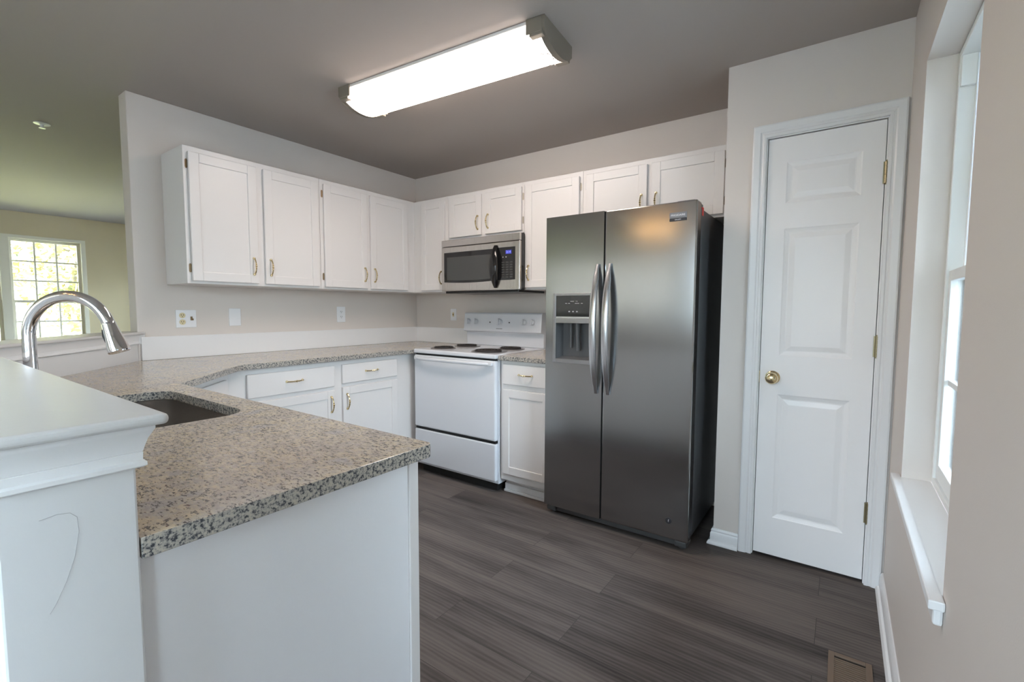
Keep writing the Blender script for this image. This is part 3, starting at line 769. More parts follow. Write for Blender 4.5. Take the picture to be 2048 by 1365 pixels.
# ------------------------------------------------------------------ sink
sk = thing('sink', 'stainless undermount sink sunk in the peninsula countertop', 'sink', (1.54, -2.56, 0.70))
bm = BM()
def rrect(x0, x1, y0, y1, r, z): return [bm.verts.new((x-1.54, y+2.56, z-0.70)) for x, y in arc(x1-r, y1-r, r, 0, 90)+arc(x0+r, y1-r, r, 90, 180)+arc(x0+r, y0+r, r, 180, 270)+arc(x1-r, y0+r, r, 270, 360)]
lv = [(0.022, 0.095, 0.8888), (-0.002, 0.078, 0.8888), (-0.003, 0.078, 0.74), (0.012-0.02, 0.075, 0.715), (-0.035, 0.06, 0.702)]
rings = [rrect(SX0-i, SX1+i, SY0-i, SY1+i, r, z) for i, r, z in lv]
for a, b in zip(rings, rings[1:]):
    for k in range(len(a)): bm.faces.new((a[k], a[(k+1) % len(a)], b[(k+1) % len(a)], b[k]))
bm.faces.new(rings[-1])
bowl = obj('bowl', bm, sink_m, sk, smooth=0.8)
sm = bowl.modifiers.new('thickness', 'SOLIDIFY'); sm.thickness = 0.0012; sm.offset = -1
bm = BM(); lathe(bm, [(0.0, 0.0022), (0.020, 0.0022), (0.030, 0.004), (0.043, 0.004), (0.045, 0.0022), (0.045, 0.0015)], 24, Matrix.Translation((0, 0, 0.0015))); obj('drain', bm, chrome_m, sk, smooth=0.6)

# ------------------------------------------------------------------ faucet
FX, FYY = 1.458, -2.767
fc = thing('faucet', 'tall chrome gooseneck pull-down faucet standing behind the sink', 'faucet', (FX, FYY, ZC+0.0005))
fd = Vector((0.78, 0.62, 0)).normalized()
bm = BM(); lathe(bm, [(0.0, 0), (0.027, 0), (0.027, 0.006), (0.022, 0.012), (0.0205, 0.075), (0.0185, 0.082), (0.0152, 0.086), (0.0, 0.086)], 28); obj('base', bm, chrome_m, fc, smooth=0.5)
RA = 0.106; ZS = 1.144-ZC
pts = [Vector((0, 0, 0.084)), Vector((0, 0, ZS-0.06)), Vector((0, 0, ZS-0.02))]
END = 162
for k in range(29):
    a = math.radians(END*k/28); pts.append(fd*(RA*(1-math.cos(a)))+Vector((0, 0, ZS+RA*math.sin(a))))
a = math.radians(END); tan = (fd*math.sin(a)+Vector((0, 0, math.cos(a)))).normalized(); tip = pts[-1]
bm = BM(); tube(bm, pts, 0.0148, 20); obj('gooseneck', bm, chrome_m, fc, smooth=0.8)
bm = BM()
hp = [tip-tan*0.002, tip, tip+tan*0.004, tip+tan*0.040, tip+tan*0.072, tip+tan*0.079, tip+tan*0.082]
tube(bm, hp, [0.0150, 0.0158, 0.0160, 0.0198, 0.0250, 0.0255, 0.0240], 24); hd = obj('spray_head', bm, chrome_m, fc, smooth=0.5)
side = (fd*(-math.cos(a))+Vector((0, 0, math.sin(a)))).normalized()
bm = BM(); tube(bm, [tip+tan*0.012-side*0.0190, tip+tan*0.030-side*0.0222, tip+tan*0.048-side*0.0228], [0.004, 0.0055, 0.004], 10); obj('spray_button', bm, black_m, hd)
bm = BM(); tube(bm, [(0.018, 0, 0.05), (0.038, 0.0, 0.052)], 0.011, 16); tube(bm, [(0.036, 0, 0.052), (0.060, 0, 0.085), (0.072, 0, 0.12)], [0.006, 0.005, 0.004], 12); obj('lever', bm, chrome_m, fc, smooth=0.6)

# ------------------------------------------------------------------ range
X0, X1 = 0.6675, 1.4300
rg = thing('range', 'white freestanding electric coil range under the microwave', 'stove', ((X0+X1)/2, -0.33, 0))
G = lambda bm, x0, x1, y0, y1, z0, z1, bv=0.0: bx(bm, x0-(X0+X1)/2, x1-(X0+X1)/2, y0+0.33, y1+0.33, z0, z1, bv)
bm = BM(); G(bm, X0+0.002, X1-0.002, -0.622, -0.022, 0.058, 0.894, 0.003)
obj('body', bm, enamel_m, rg)
bm = BM(); G(bm, X0+0.03, X1-0.03, -0.600, -0.03, 0.004, 0.0575); obj('toe_shade', bm, dark_m, rg)  # near-black block standing in for the shade beneath the range
bm = BM(); G(bm, X0, X1, -0.662, -0.022, 0.8965, 0.9265, 0.008)
obj('cooktop', bm, enamel_m, rg)
bm = BM(); G(bm, X0+0.012, X1-0.012, -0.646, -0.6225, 0.884, 0.896); obj('vent_gap', bm, dark_m, rg)
bm = BM(); G(bm, X0+0.004, X1-0.004, -0.660, -0.6225, 0.352, 0.884, 0.010); od = obj('oven_door', bm, enamel_m, rg)
bm = BM()
n = 14
for zz in (0,):
    pts = []
    for k in range(n+1):
        t = -1+2*k/n; pts.append((t*0.345, -0.660+0.33-0.030*(1-abs(t)**6)-0.004, 0.862))
    tube(bm, pts, 0.0125, 12)
    for s in (-1, 1): bx(bm, s*0.345-0.014, s*0.345+0.014, -0.350, -0.3295, 0.850, 0.874, 0.004)
obj('handle', bm, enamel_m, od, smooth=0.7)
bm = BM(); G(bm, X0+0.010, X1-0.010, -0.650, -0.6225, 0.334, 0.3505); obj('door_gap', bm, dark_m, rg)
bm = BM(); G(bm, X0+0.004, X1-0.004, -0.658, -0.6225, 0.082, 0.333, 0.008); obj('storage_drawer', bm, enamel_m, rg)
# backguard
bm = BM()
pr = [(-0.100, 1.040), (-0.106, 1.046), (-0.092, 1.180), (-0.083, 1.192), (-0.030, 1.192), (-0.020, 1.180), (-0.020, 0.927), (-0.062, 0.927), (-0.064, 1.030), (-0.072, 1.036)]
va = [bm.verts.new((X0+0.003-(X0+X1)/2, y+0.33, z)) for y, z in pr]; vb = [bm.verts.new((X1-0.003-(X0+X1)/2, y+0.33, z)) for y, z in pr]
for k in range(len(pr)): bm.faces.new((va[k], va[(k+1) % len(pr)], vb[(k+1) % len(pr)], vb[k]))
bm.faces.new(va); bm.faces.new(vb[::-1])
bgd = obj('backguard', bm, enamel_m, rg, bev=0.006, seg=3)
tl = math.atan2(0.014, 0.134)
def on_guard(x, z, off=0.0): return (x-(X0+X1)/2, -0.106+0.33+(z-1.046)*0.014/0.134-off, z)
for x, r in ((0.722, 0.022), (0.800, 0.022), (1.040, 0.027), (1.272, 0.022), (1.352, 0.022)):
    bm = BM(); mt = Matrix.Rotation(R90X-tl, 4, 'X')
    lathe(bm, [(0.0, 0), (r, 0), (r*1.02, 0.004), (r*0.86, 0.008), (r*0.80, 0.016), (0.0, 0.017)], 24, mt)
    b2m = BM(); bx(b2m, -0.0055, 0.0055, -r*0.98, r*0.98, 0.010, 0.027, 0.003); me = bpy.data.meshes.new('t'); b2m.transform(mt); b2m.to_mesh(me); b2m.free(); bm.from_mesh(me); bpy.data.meshes.remove(me)
    k = obj('knob', bm, enamel_m, rg, smooth=0.5); k.location = on_guard(x, 1.120, 0.0008)
    bm = BM()
    for q in range(9):
        aa = math.radians(-40+q*32.5); rr = r+0.007
        bx(bm, rr*math.cos(aa)-0.0012, rr*math.cos(aa)+0.0012, -0.0004, 0.0002, rr*math.sin(aa)-0.0012, rr*math.sin(aa)+0.0012)
    dm = obj('dial_marks', bm, greyletter_m, k); dm.rotation_euler = (-tl, 0, 0)
for x in (0.945, 1.135):
    bm = BM(); lathe(bm, [(0, 0), (0.005, 0), (0.005, 0.002), (0, 0.003)], 12, Matrix.Rotation(R90X, 4, 'X')); k = obj('indicator_light', bm, blackgloss_m, rg); k.location = on_guard(x, 1.116, 0.0006)
lettering('brand_lettering', 'FRIGIDAIRE', 0.012, greyletter_m, rg, on_guard(1.04, 1.066, 0.001), (R90X-tl, 0, 0))
# burners
for x, y, r in ((0.815, -0.500, 0.079), (0.825, -0.235, 0.088), (1.250, -0.500, 0.105), (1.250, -0.235, 0.086)):
    b = None
    bm = BM(); lathe(bm, [(r*1.16, 0.0), (r*1.20, 0.003), (r*1.12, 0.0045), (r*1.0, 0.0022), (r*0.35, 0.001), (0, 0.001)], 32)
    b = obj('burner', bm, pan_m, rg, smooth=0.6); b.location = (x-(X0+X1)/2, y+0.33, 0.9268)
    bm = BM(); turns = 4 if r > 0.085 else 3.4; n = int(turns*22)
    pts = [((0.018+(r-0.018)*k/n)*math.cos(2*PI*turns*k/n), (0.018+(r-0.018)*k/n)*math.sin(2*PI*turns*k/n), 0.0085) for k in range(n+1)]
    tube(bm, pts, 0.0046, 6); obj('coil', bm, coil_m, b, smooth=1.0)

# ------------------------------------------------------------------ microwave
MX0, MX1, MY = 0.692, 1.4265, -0.385
MZ0, MZ1 = 1.356, 1.744
mw = thing('microwave', 'stainless over-the-range microwave hung below the short cabinet above the range', 'microwave', ((MX0+MX1)/2, -0.2, MZ0))
mc = (MX0+MX1)/2
G2 = lambda bm, x0, x1, y0, y1, z0, z1, bv=0.0: bx(bm, x0-mc, x1-mc, y0+0.2, y1+0.2, z0-MZ0, z1-MZ0, bv)
# (the wall cabinets each side leave just this bay)
bm = BM(); G2(bm, MX0, 1.4025, -0.30, -0.012, MZ0, MZ1+0.010); G2(bm, MX0, MX1, MY+0.022, -0.322, MZ0, MZ1, 0.002); G2(bm, MX0+0.004, 1.4025, -0.322, -0.30, MZ0, MZ1)
obj('case', bm, black_m, mw)
bm = BM(); G2(bm, MX0, MX1, MY, MY+0.0215, 1.694, MZ1-0.001, 0.003); obj('vent_strip', bm, mwsteel_m, mw)
bm = BM(); G2(bm, MX0, MX1, MY-0.001, MY+0.0215, MZ0, 1.691, 0.004)
fd_ = obj('front_panel', bm, mwsteel_m, mw)
bm = BM()
def bowed(x0, x1, z0, z1, sag, y0, y1, n=10):
    a = [(x0+(x1-x0)*k/n, z0-sag*(1-(2*k/n-1)**2)) for k in range(n+1)]+[(x1, z1), (x0, z1)]
    va = [bm.verts.new((x-mc, y0+0.2, z-MZ0)) for x, z in a]; vb = [bm.verts.new((x-mc, y1+0.2, z-MZ0)) for x, z in a]
    for k in range(len(a)): bm.faces.new((va[k], va[(k+1) % len(a)], vb[(k+1) % len(a)], vb[k]))
    bm.faces.new(va[::-1]); bm.faces.new(vb)
bowed(0.722, 1.215, 1.424, 1.648, 0.008, MY-0.0028, MY-0.0012); wn = obj('window', bm, blackgloss_m, mw)
bm = BM(); bowed(0.752, 1.185, 1.440, 1.612, 0.006, MY-0.0036, MY-0.0029); obj('viewing_screen', bm, darkglass_m, wn)
bm = BM(); bowed(1.238, 1.388, 1.426, 1.652, 0.002, MY-0.0028, MY-0.0012); cpn = obj('control_panel', bm, blackgloss_m, mw)
bm = BM(); G2(bm, 1.308, 1.358, MY-0.0036, MY-0.0029, 1.604, 1.630); obj('display', bm, display_m, cpn)
lettering('display_digits', '2:14', 0.022, mat('blue_digits', (0.1, 0.1, 0.6), 0.4, emit=(0.25, 0.28, 1.0), estr=1.2), cpn, (1.333-mc, MY+0.2-0.0038, 1.617-MZ0), (R90X, 0, 0), 0.0002)
bm = BM()
for r_ in range(7):
    for c_ in range(3): G2(bm, 1.275+c_*0.034, 1.300+c_*0.034, MY-0.0033, MY-0.0029, 1.440+r_*0.017, 1.450+r_*0.017)
obj('keypad', bm, keys_m, cpn)
bm = BM()
for c_ in (1.285, 1.312): G2(bm, c_-0.004, c_+0.004, MY-0.0035, MY-0.0029, 1.580, 1.588)
obj('icons', bm, icon_m, cpn)
bm = BM(); prof = []
for k in range(17):
    t = -1+2*k/16; prof.append((1.222-mc, MY+0.2-0.004-0.036*(1-t*t), 1.520-MZ0+t*0.150))
rings = []
for k, p in enumerate(prof):
    t = -1+2*k/16; wd = 0.013+0.020*(1-t*t); th = 0.008
    rings.append([bm.verts.new((p[0]+wd*math.cos(2*PI*j/12), p[1]+th*math.sin(2*PI*j/12), p[2])) for j in range(12)])
for a, b in zip(rings, rings[1:]):
    for j in range(12): bm.faces.new((a[j], a[(j+1) % 12], b[(j+1) % 12], b[j]))
bm.faces.new(rings[0]); bm.faces.new(rings[-1][::-1])
for s in (-1, 1): bx(bm, 1.212-mc, 1.232-mc, MY+0.2-0.008, MY+0.2-0.0012, 1.520-MZ0+s*0.143-0.006, 1.520-MZ0+s*0.143+0.006)
obj('handle', bm, blackgloss_m, mw, smooth=0.8)
bm = BM(); G2(bm, MX0+0.02, 1.40, -0.36, -0.015, MZ0-0.016, MZ0-0.0005, 0.002); obj('underside_filter', bm, black_m, mw)

# ------------------------------------------------------------------ refrigerator
F0, FM, F1, FYF, FT, FB = 1.8285, 2.1897, 2.6616, -0.70, 1.744, 0.056
fr = thing('refrigerator', 'tall stainless side-by-side refrigerator with water dispenser beside the pantry wall', 'refrigerator', ((F0+F1)/2, -0.38, 0))
fxc = (F0+F1)/2
G3 = lambda bm, x0, x1, y0, y1, z0, z1, bv=0.0: bx(bm, x0-fxc, x1-fxc, y0+0.38, y1+0.38, z0, z1, bv)
YB = FYF+0.078
bm = BM(); G3(bm, F0+0.004, F1-0.004, YB+0.010, -0.05, 0.06, FT-0.028, 0.004); obj('cabinet', bm, fridge_side_m, fr)
bm = BM(); G3(bm, F0+0.02, F1-0.02, YB, YB+0.0098, 0.07, FT-0.035); obj('door_gasket', bm, dark_m, fr)
bm = BM(); G3(bm, F0+0.01, F1-0.01, FYF+0.03, YB+0.02, 0.018, 0.052, 0.004); obj('toe_grille', bm, grille_m, fr)
for x in (F0+0.04, F1-0.04):
    bm = BM(); tube(bm, [(x-fxc, FYF+0.38+0.045, 0.022), (x-fxc, FYF+0.38+0.085, 0.022)], 0.0215, 16); G3(bm, x-0.03, x+0.03, FYF+0.012, FYF+0.05, 0.020, 0.0535, 0.008); obj('foot', bm, grille_m, fr)
# left (freezer) door with dispenser opening
DXa, DXb, DZa, DZb = 1.879, 2.128, 0.914, 1.312
def slab_with_hole(x0, x1, z0, z1, hx0, hx1, hz0, hz1, y0, y1):
    bm = BM()
    for (a, b, c, d) in ((x0, hx0, z0, z1), (hx1, x1, z0, z1), (hx0, hx1, z0, hz0), (hx0, hx1, hz1, z1)): G3(bm, a, b, y0, y1, c, d)
    # the rear of the door closes the recess
    G3(bm, hx0, hx1, y1-0.008, y1, hz0, hz1)
    return bm
bm = slab_with_hole(F0, FM-0.0035, FB, FT, DXa+0.016, DXb-0.016, DZa+0.02, DZb-0.015, FYF, YB)
bmesh.ops.remove_doubles(bm, verts=bm.verts, dist=1e-5)
ld = obj('freezer_door', bm, steel_m, fr)
bm = BM(); G3(bm, FM+0.0035, F1, FYF, YB, FB, FT, 0.007, ); rd_ = obj('fresh_food_door', bm, steel_m, fr)
bm = BM(); G3(bm, FM-0.0035, FM-0.0015, FYF+0.006, YB, FB+0.002, FT-0.002); G3(bm, FM+0.0015, FM+0.0033, FYF+0.008, YB, FB+0.002, FT-0.002); obj('door_seal', bm, dark_m, fr)
dis = None
bm = BM()
for (a, b, c, d) in ((DXa, DXa+0.018, DZa, DZb), (DXb-0.018, DXb, DZa, DZb), (DXa+0.018, DXb-0.018, DZa, DZa+0.024), (DXa+0.018, DXb-0.018, DZb-0.016, DZb), (DXa+0.018, DXb-0.018, 1.142, 1.170)):
    G3(bm, a, b, FYF-0.004, FYF+0.004, c, d, 0.0015)
dis = obj('dispenser', bm, steel('dispenser_trim', (0.36, 0.36, 0.37), 0.33), fr)
bm = BM(); G3(bm, DXa+0.018, DXb-0.018, FYF-0.001, FYF+0.02, 1.1705, DZb-0.0165); cpnl = obj('control_panel', bm, blackgloss_m, dis)
bm = BM(); G3(bm, DXa+0.020, DXb-0.020, FYF-0.0030, FYF-0.0012, 1.1705, 1.179); obj('bright_strip', bm, handle_m, dis)
bm = BM()
bm.free()
for k in range(3):
    bm = BM(); G3(bm, 1.978+k*0.024, 1.988+k*0.024, FYF-0.0018, FYF-0.0011, 1.205, 1.211); obj('indicator', bm, icon_m, cpnl)
for x in (1.957, 1.975, 2.018, 2.033, 2.055):
    bm = BM(); G3(bm, x, x+0.012, FYF-0.0018, FYF-0.0011, 1.252, 1.2555); obj('icon', bm, icon_m, cpnl)
lettering('panel_lettering', 'water   ice', 0.011, icon_m, cpnl, (2.012-fxc, FYF+0.38-0.0014, 1.266), (R90X, 0, 0), 0.0002)
dgrey_m = mat('dispenser_cavity', (0.105, 0.108, 0.112), 0.30)
bm = BM()
xa, xb, za, zb = DXa+0.0175, DXb-0.0175, DZa+0.0235, 1.1425
yb_ = YB-0.010
prs = [[(xa, FYF+0.002, za), (xb, FYF+0.002, za), (xb, FYF+0.002, zb), (xa, FYF+0.002, zb)], [(xa+0.012, yb_, za+0.012), (xb-0.012, yb_, za+0.012), (xb-0.012, yb_, zb), (xa+0.012, yb_, zb)]]
L_ = [[bm.verts.new((x-fxc, y+0.38, z)) for x, y, z in pp] for pp in prs]
for k in range(4): bm.faces.new((L_[0][k], L_[0][(k+1) % 4], L_[1][(k+1) % 4], L_[1][k]))
bm.faces.new(L_[1]); obj('recess', bm, dgrey_m, dis)
bm = BM(); tube(bm, [(2.018-fxc, FYF+0.38+0.035, zb), (2.020-fxc, FYF+0.38+0.033, 1.060), (2.020-fxc, FYF+0.38+0.045, 0.985)], [0.015, 0.010, 0.013], 12); tube(bm, [(1.975-fxc, FYF+0.38+0.04, zb), (1.972-fxc, FYF+0.38+0.045, 1.0)], [0.010, 0.006], 10); obj('paddle', bm, dgrey_m, dis, smooth=0.8)
# curved handles
for side, xx, prt in ((-1, 2.1560, ld), (1, 2.2265, rd_)):
    bm = BM(); rings = []; n = 24
    for k in range(n+1):
        t = -1+2*k/n; z = 1.112+t*0.352
        out = 0.0060+0.058*(1-abs(t)**2.0); wd = 0.0175*max(0.25, (1-abs(t)**3.5))**0.5; th = 0.0095*max(0.5, (1-abs(t)**4))**0.5
        rr = [(-wd, -th*0.55), (-wd*0.55, -th), (wd*0.55, -th), (wd, -th*0.55), (wd, th*0.6), (wd*0.6, th), (-wd*0.6, th), (-wd, th*0.6)]
        rings.append([bm.verts.new((xx-fxc+dx, FYF+0.38-out+dy, z)) for dx, dy in rr])
    for a, b in zip(rings, rings[1:]):
        for j in range(8): bm.faces.new((a[j], a[(j+1) % 8], b[(j+1) % 8], b[j]))
    bm.faces.new(rings[0][::-1]); bm.faces.new(rings[-1])
    obj('handle', bm, handle_m, prt, smooth=0.5)
bm = BM(); G3(bm, 2.531, 2.613, FYF-0.0035, FYF-0.0003, 1.664, 1.692, 0.001); bd = obj('badge', bm, badge_m, rd_)
bm = BM(); G3(bm, 2.531, 2.613, FYF-0.0030, FYF-0.0003, 1.6505, 1.6635, 0.0008); obj('badge_bar', bm, badge_dark_m, bd)
lettering('brand_lettering', 'FRIGIDAIRE', 0.0135, letter_m, bd, (2.572-fxc, FYF+0.38-0.0038, 1.678), (R90X, 0, 0), 0.0004)
lettering('series_lettering', 'GALLERY', 0.0075, letter_m, bd, (2.572-fxc, FYF+0.38-0.0033, 1.657), (R90X, 0, 0), 0.0003)
bm = BM(); lathe(bm, [(0, 0), (0.0155, 0), (0.0155, 0.001), (0.013, 0.0016), (0, 0.0016)], 24, Matrix.Translation((2.565-fxc, FYF+0.38-0.0002, 0.150)) @ Matrix.Rotation(R90X, 4, 'X')); em = obj('emblem', bm, badge_dark_m, rd_)
lettering('emblem_mark', 'f', 0.02, letter_m, em, (2.565-fxc, FYF+0.38-0.002, 0.150), (R90X, 0, 0), 0.0002)
for x in (F0+0.06, F1-0.06):
    bm = BM(); G3(bm, x-0.045, x+0.045, FYF+0.02, FYF+0.17, FT-0.0275, FT+0.006 if x > 2 else FT+0.006, 0.006); hc = obj('hinge_cover', bm, fridge_side_m, fr)
bm = BM(); G3(bm, F1-0.0145, F1-0.0130, FYF+0.055, FYF+0.095, FT-0.070, FT-0.006); bx(bm, F1-0.013-fxc, F1-0.0012-fxc, FYF+0.38+0.10, FYF+0.38+0.125, FT-0.060, FT-0.020); obj('red_tag', bm, red_m, fr)

# ------------------------------------------------------------------ ceiling light
LX, LY, LROT = 1.588, -1.282, math.radians(4.6)
cl = thing('ceiling_light', 'long lit fluorescent ceiling fixture with nickel end caps', 'light', (LX, LY, H-0.0005), LROT)
LW, LL = 0.132, 0.618
diff_m = mat('lit_diffuser', (0.9, 0.9, 0.9), 0.5, emit=(1.0, 0.845, 0.75), estr=LAMP)
def fixture_prof(grow=0.0):
    p = []
    for k in range(13):
        t = -1+2*k/12; y = (LW-0.004+grow)*t; z = -0.052-(0.040+grow)*(1-t*t)**0.75; p.append((y, z-grow*0.2))
    return p
bm = BM(); bx(bm, -LL+0.01, LL-0.01, -LW, LW, -0.014, 0.0, 0.002); obj('base_plate', bm, lampbase_m, cl)
bm = BM(); pr = [(-LW+0.006, -0.0145)]+fixture_prof()+[(LW-0.006, -0.0145)]
va = [bm.verts.new((-LL+0.012, y, z)) for y, z in pr]; vb = [bm.verts.new((LL-0.012, y, z)) for y, z in pr]
for k in range(len(pr)): bm.faces.new((va[k], va[(k+1) % len(pr)], vb[(k+1) % len(pr)], vb[k]))
bm.faces.new(va); bm.faces.new(vb[::-1])
bm.normal_update(); bmesh.ops.recalc_face_normals(bm, faces=bm.faces)
for f in bm.faces: f.material_index = 0 if f.normal.z < -0.45 else 1
obj('diffuser', bm, [diff_m, mat('lit_diffuser_side', (0.9, 0.9, 0.9), 0.5, emit=(1.0, 0.845, 0.75), estr=LAMP*0.16)], cl)
for s in (-1, 1):
    # cap: end plate plus side cheeks and a rim round the decorated lens
    bm = BM(); xa, xb = s*(LL-0.012), s*LL
    pr = [(-LW-0.006, 0.0)]+[(-LW-0.006, -0.050)]+fixture_prof(0.006)[1:-1]+[(LW+0.006, -0.050), (LW+0.006, 0.0)]
    va = [bm.verts.new((s*(LL-0.0115), y, z)) for y, z in pr]; vb = [bm.verts.new((s*LL, y, z)) for y, z in pr]
    for k in range(len(pr)): bm.faces.new((va[k], va[(k+1) % len(pr)], vb[(k+1) % len(pr)], vb[k]))
    bm.faces.new(va); bm.faces.new(vb[::-1])
    for t in (-1, 1):
        bx(bm, s*(LL-0.085), s*(LL-0.010), t*(LW+0.001), t*(LW+0.008), -0.060, 0.0, 0.002)
        bx(bm, s*(LL-0.070), s*(LL-0.010), t*(LW-0.024), t*(LW+0.006), -0.071, -0.056, 0.002)
    # thin rim next to the plate
    pp = fixture_prof(0.004); qq = fixture_prof(0.0012)
    A = [bm.verts.new((s*(LL-0.028), y, z)) for y, z in pp]; B = [bm.verts.new((s*(LL-0.011), y, z)) for y, z in pp]
    for k in range(len(pp)-1): bm.faces.new((A[k], A[k+1], B[k+1], B[k]))
    cap = obj('end_cap', bm, nickel_m, cl)
    bm = BM(); pp = fixture_prof(0.002)
    for q in (-0.085, -0.058, -0.038):
        pts = [(s*(LL+q+0.008*math.sin(i*1.3)), pp[i][0], pp[i][1]-0.0004) for i in range(2, 11)]
        tube(bm, pts, 0.0016, 5)
    for i in (4, 6, 8): tube(bm, [(s*(LL-0.085), pp[i][0], pp[i][1]-0.0004), (s*(LL-0.03), pp[i+(1 if i < 8 else -1)][0], pp[i+(1 if i < 8 else -1)][1]-0.0004)], 0.0015, 5)
    obj('leaded_pattern', bm, lead_m, cap)

# ------------------------------------------------------------------ sprinkler, outlets, floor register
bm = BM(); lathe(bm, [(0, 0), (0.040, 0), (0.041, -0.004), (0.033, -0.006), (0.020, -0.006), (0.010, -0.010), (0.009, -0.026), (0.016, -0.028), (0.016, -0.031), (0.0, -0.031)], 24)
sp_ = obj('fire_sprinkler', bm, trim_m, smooth=0.5); sp_.location = (-1.022, -2.272, H-0.0005); tag(sp_, 'small white fire sprinkler on the living room ceiling', 'sprinkler')

def plate(label, x0, x1, z0, z1, loc_fn, rotz, gang):
    """built facing -y at the origin, then turned"""
    w_, h_ = x1-x0, z1-z0
    r = thing('wall_plate', label, 'outlet', loc_fn, rotz, 'wall plates over the counter')
    bm = BM(); bx(bm, -w_/2, w_/2, -0.0055, -0.0005, -h_/2, h_/2, 0.002); obj('cover', bm, plate_m, r)
    def duplex(cx, m):
        for s in (-1, 1):
            bm = BM(); lathe(bm, [(0, 0), (0.0165, 0), (0.0165, 0.0018), (0, 0.0018)], 20, Matrix.Translation((cx, -0.0054, s*0.020)) @ Matrix.Rotation(R90X, 4, 'X')); sk_ = obj('socket', bm, m, r)
            bm = BM()
            for q in (-0.0058, 0.0058): bx(bm, cx+q-0.0012, cx+q+0.0012, -0.0076, -0.0071, s*0.020-0.001, s*0.020+0.007)
            lathe(bm, [(0, 0), (0.0023, 0), (0.0023, 0.0004), (0, 0.0004)], 10, Matrix.Translation((cx, -0.00718, s*0.020-0.007)) @ Matrix.Rotation(R90X, 4, 'X')); obj('slots', bm, dark_m, sk_)
    if gang == 'outlet_jack':
        duplex(-w_*0.19, ivoryplate_m)
        bm = BM(); bx(bm, w_*0.24-0.004, w_*0.24+0.005, -0.014, -0.0054, -0.010, 0.013, 0.001); bx(bm, w_*0.24+0.003, w_*0.24+0.011, -0.012, -0.0054, -0.010, 0.001, 0.001); obj('switch_toggle', bm, brownjack_m, r)
    elif gang == 'outlet': duplex(0, plate_m)
    elif gang == 'jack':
        bm = BM(); bx(bm, -0.008, 0.008, -0.009, -0.0054, -0.017, 0.019, 0.001); obj('jack', bm, ivoryplate_m, r)
        bm = BM(); bx(bm, -0.005, 0.005, -0.0096, -0.0089, -0.006, 0.008); obj('jack_opening', bm, brownjack_m, r)
    return r
plate('white double wall plate with an ivory outlet and small brown toggle above the backsplash', 0, 0.108, 0, 0.106, (0.0, -1.877, 1.155), RL, 'outlet_jack')
plate('blank white wall plate left of the centre of the left wall backsplash', 0, 0.073, 0, 0.113, (0.0, -1.599, 1.162), RL, 'blank')
plate('white duplex outlet under the wall cabinet nearest the inside corner', 0, 0.075, 0, 0.122, (0.0, -0.808, 1.174), RL, 'outlet')
plate('small ivory jack plate on the back wall left of the range', 0, 0.066, 0, 0.102, (0.464, 0.0, 1.171), 0, 'jack')

rgv = thing('floor_register', 'brown metal floor register set in the plank floor near the window wall', 'vent', (3.3135, -1.235, 0))
bm = BM(); vx, vy = 0.062, 0.155
for b in ((-vx, -vx+0.018, -vy, vy), (vx-0.018, vx, -vy, vy), (-vx+0.018, vx-0.018, -vy, -vy+0.018), (-vx+0.018, vx-0.018, vy-0.018, vy)): bx(bm, b[0], b[1], b[2], b[3], 0.0005, 0.006, 0.0015)
obj('frame', bm, vent_m, rgv)
bm = BM(); bx(bm, -vx+0.018, vx-0.018, -vy+0.018, vy-0.018, 0.0003, 0.0010); obj('opening', bm, dark_m, rgv)
bm = BM()
for k in range(24):
    y = -vy+0.026+k*(2*vy-0.060)/23; bx(bm, -vx+0.018, vx-0.018, y-0.0036, y+0.0036, 0.0012, 0.0050, 0.0006)
obj('louvres', bm, vent_m, rgv)

# ------------------------------------------------------------------ chandelier behind the camera (shows as a warm glow in the refrigerator)
ch = thing('chandelier', 'brass dining room chandelier with warm bulbs reflected in the refrigerator', 'light', (1.405, -3.86, H-0.0005))
bm = BM(); lathe(bm, [(0, 0), (0.05, 0), (0.05, -0.012), (0.012, -0.03), (0.008, -0.22), (0.03, -0.26), (0.02, -0.32), (0, -0.34)], 20); obj('stem', bm, brass_m, ch, smooth=0.6)
bulb_m = mat('warm_bulb', (1, 0.8, 0.5), 0.4, emit=(1.0, 0.55, 0.20), estr=22)
for k in range(5):
    a = 2*PI*k/5; c_, s_ = math.cos(a), math.sin(a)
    bm = BM(); tube(bm, [(0.02*c_, 0.02*s_, -0.29), (0.09*c_, 0.09*s_, -0.33), (0.16*c_, 0.16*s_, -0.30), (0.17*c_, 0.17*s_, -0.27)], 0.006, 8); ar = obj('arm', bm, brass_m, ch, smooth=0.8)
    bm = BM(); lathe(bm, [(0, 0), (0.016, 0.004), (0.024, 0.025), (0.018, 0.05), (0, 0.07)], 14, Matrix.Translation((0.17*c_, 0.17*s_, -0.269))); obj('bulb', bm, bulb_m, ar, smooth=1.0)

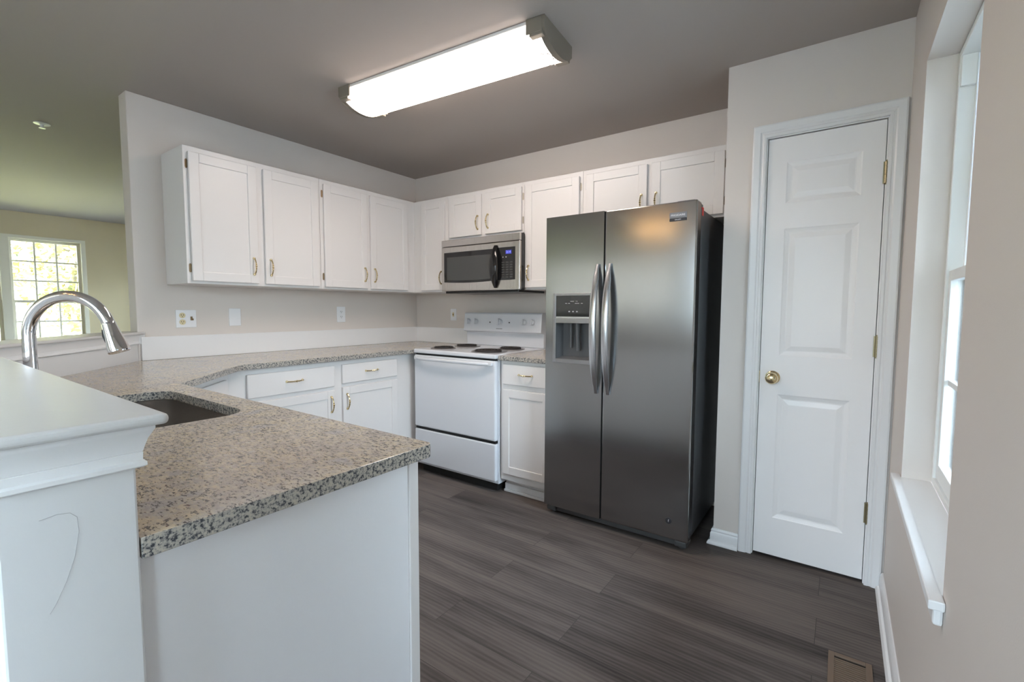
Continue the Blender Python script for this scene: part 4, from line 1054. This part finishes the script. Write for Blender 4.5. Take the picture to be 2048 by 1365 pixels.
# ------------------------------------------------------------------ outside
bm = BM(); bx(bm, -60, -5.8, -60, 60, -0.5, -0.35); struct(obj('ground', bm, lawn_m))
bm = BM(); bx(bm, -5.8, 60, -60, 60, -0.52, -0.36); struct(obj('ground_grey', bm, mat('grey_low_bounce', (0.09, 0.095, 0.10), 0.9, bump=0.3, bump_scale=20)))  # grey ground added in place of lawn, kept dark to cut bounce indoors
def tree(x, y, h, r, mi, label, n=2000):
    t = thing('tree', label, 'tree', (x, y, -0.35), random.uniform(0, 6), 'autumn trees outside the living room window')
    bm = BM(); tube(bm, [(0, 0, 0), (0.05, 0, h*0.25), (-0.04, 0.05, h*0.5), (0.02, 0, h*0.85)], [0.14, 0.11, 0.08, 0.02], 8)
    for k in range(9):
        a = random.uniform(0, 2*PI); z = h*random.uniform(0.18, 0.65); l = r*random.uniform(0.5, 0.95)
        tube(bm, [(0, 0, z), (l*0.5*math.cos(a), l*0.5*math.sin(a), z+l*0.25), (l*math.cos(a), l*math.sin(a), z+l*0.6)], [0.05, 0.03, 0.008], 6)
    obj('trunk', bm, bark_m, t)
    bm = BM()
    for k in range(n):
        a = random.uniform(0, 2*PI); u = random.uniform(-1, 1); rr = r*random.random()**0.4
        q = math.sqrt(1-u*u); p = Vector((rr*q*math.cos(a), rr*q*math.sin(a), h*0.56+rr*u*1.15))
        if p.z < 0.25: p.z = random.uniform(0.25, 1.0)
        R = Matrix.Rotation(random.uniform(0, 6.3), 3, Vector((random.gauss(0, 1), random.gauss(0, 1), random.gauss(0, 1))).normalized())
        s = random.uniform(0.06, 0.13)
        vs = [bm.verts.new(p+R @ Vector(c)*s) for c in ((-1, 0, 0), (0, -0.5, 0.1), (1, 0, 0), (0, 0.5, 0.1))]
        f = bm.faces.new(vs); f.material_index = 0 if random.random() < 0.6 else random.choice((1, 2, 3))
    o = obj('foliage', bm, [leaf_ms[mi]]+[m for i, m in enumerate(leaf_ms) if i != mi], t); o['kind'] = 'stuff'
spots = [(-10.0, -0.2, 4.2, 1.15, 0, 'yellow tree outside, at the right side of the living room window'), (-9.5, -3.0, 4.6, 1.25, 3, 'pale leafed tree outside, at the left side of the living room window'),
         (-13.6, -1.6, 5.6, 1.6, 1, 'green leafed tree farther back behind the yellow tree'), (-13.4, -5.4, 5.5, 1.7, 2, 'orange leafed tree farther back at far left of the window'), (-14.0, 2.1, 6.0, 1.7, 3, 'tall pale tree farthest back behind the living room window')]
for a in spots: tree(*a)
# the house next door, seen at a slant through the right window
nh = thing('neighbour_house', 'pale sided house next door beyond the right window', 'house', (8.0, 10.0, -0.35))
bm = BM(); bx(bm, -3.6, 5, 0, 6, 0, 5.2)
for k in range(34): bx(bm, -3.612, 5.0, -0.012, 0.0, 0.02+k*0.15, 0.15+k*0.15)
obj('siding', bm, siding_m, nh)
bm = BM()
va = [bm.verts.new(p) for p in ((-4, -0.4, 5.2), (5.4, -0.4, 5.2), (5.4, 6.4, 5.2), (-4, 6.4, 5.2), (-4, 3, 7.4), (5.4, 3, 7.4))]
for f in ((0, 1, 5, 4), (2, 3, 4, 5), (0, 4, 3), (1, 2, 5), (0, 3, 2, 1)): bm.faces.new([va[i] for i in f])
obj('roof', bm, roof_m, nh)
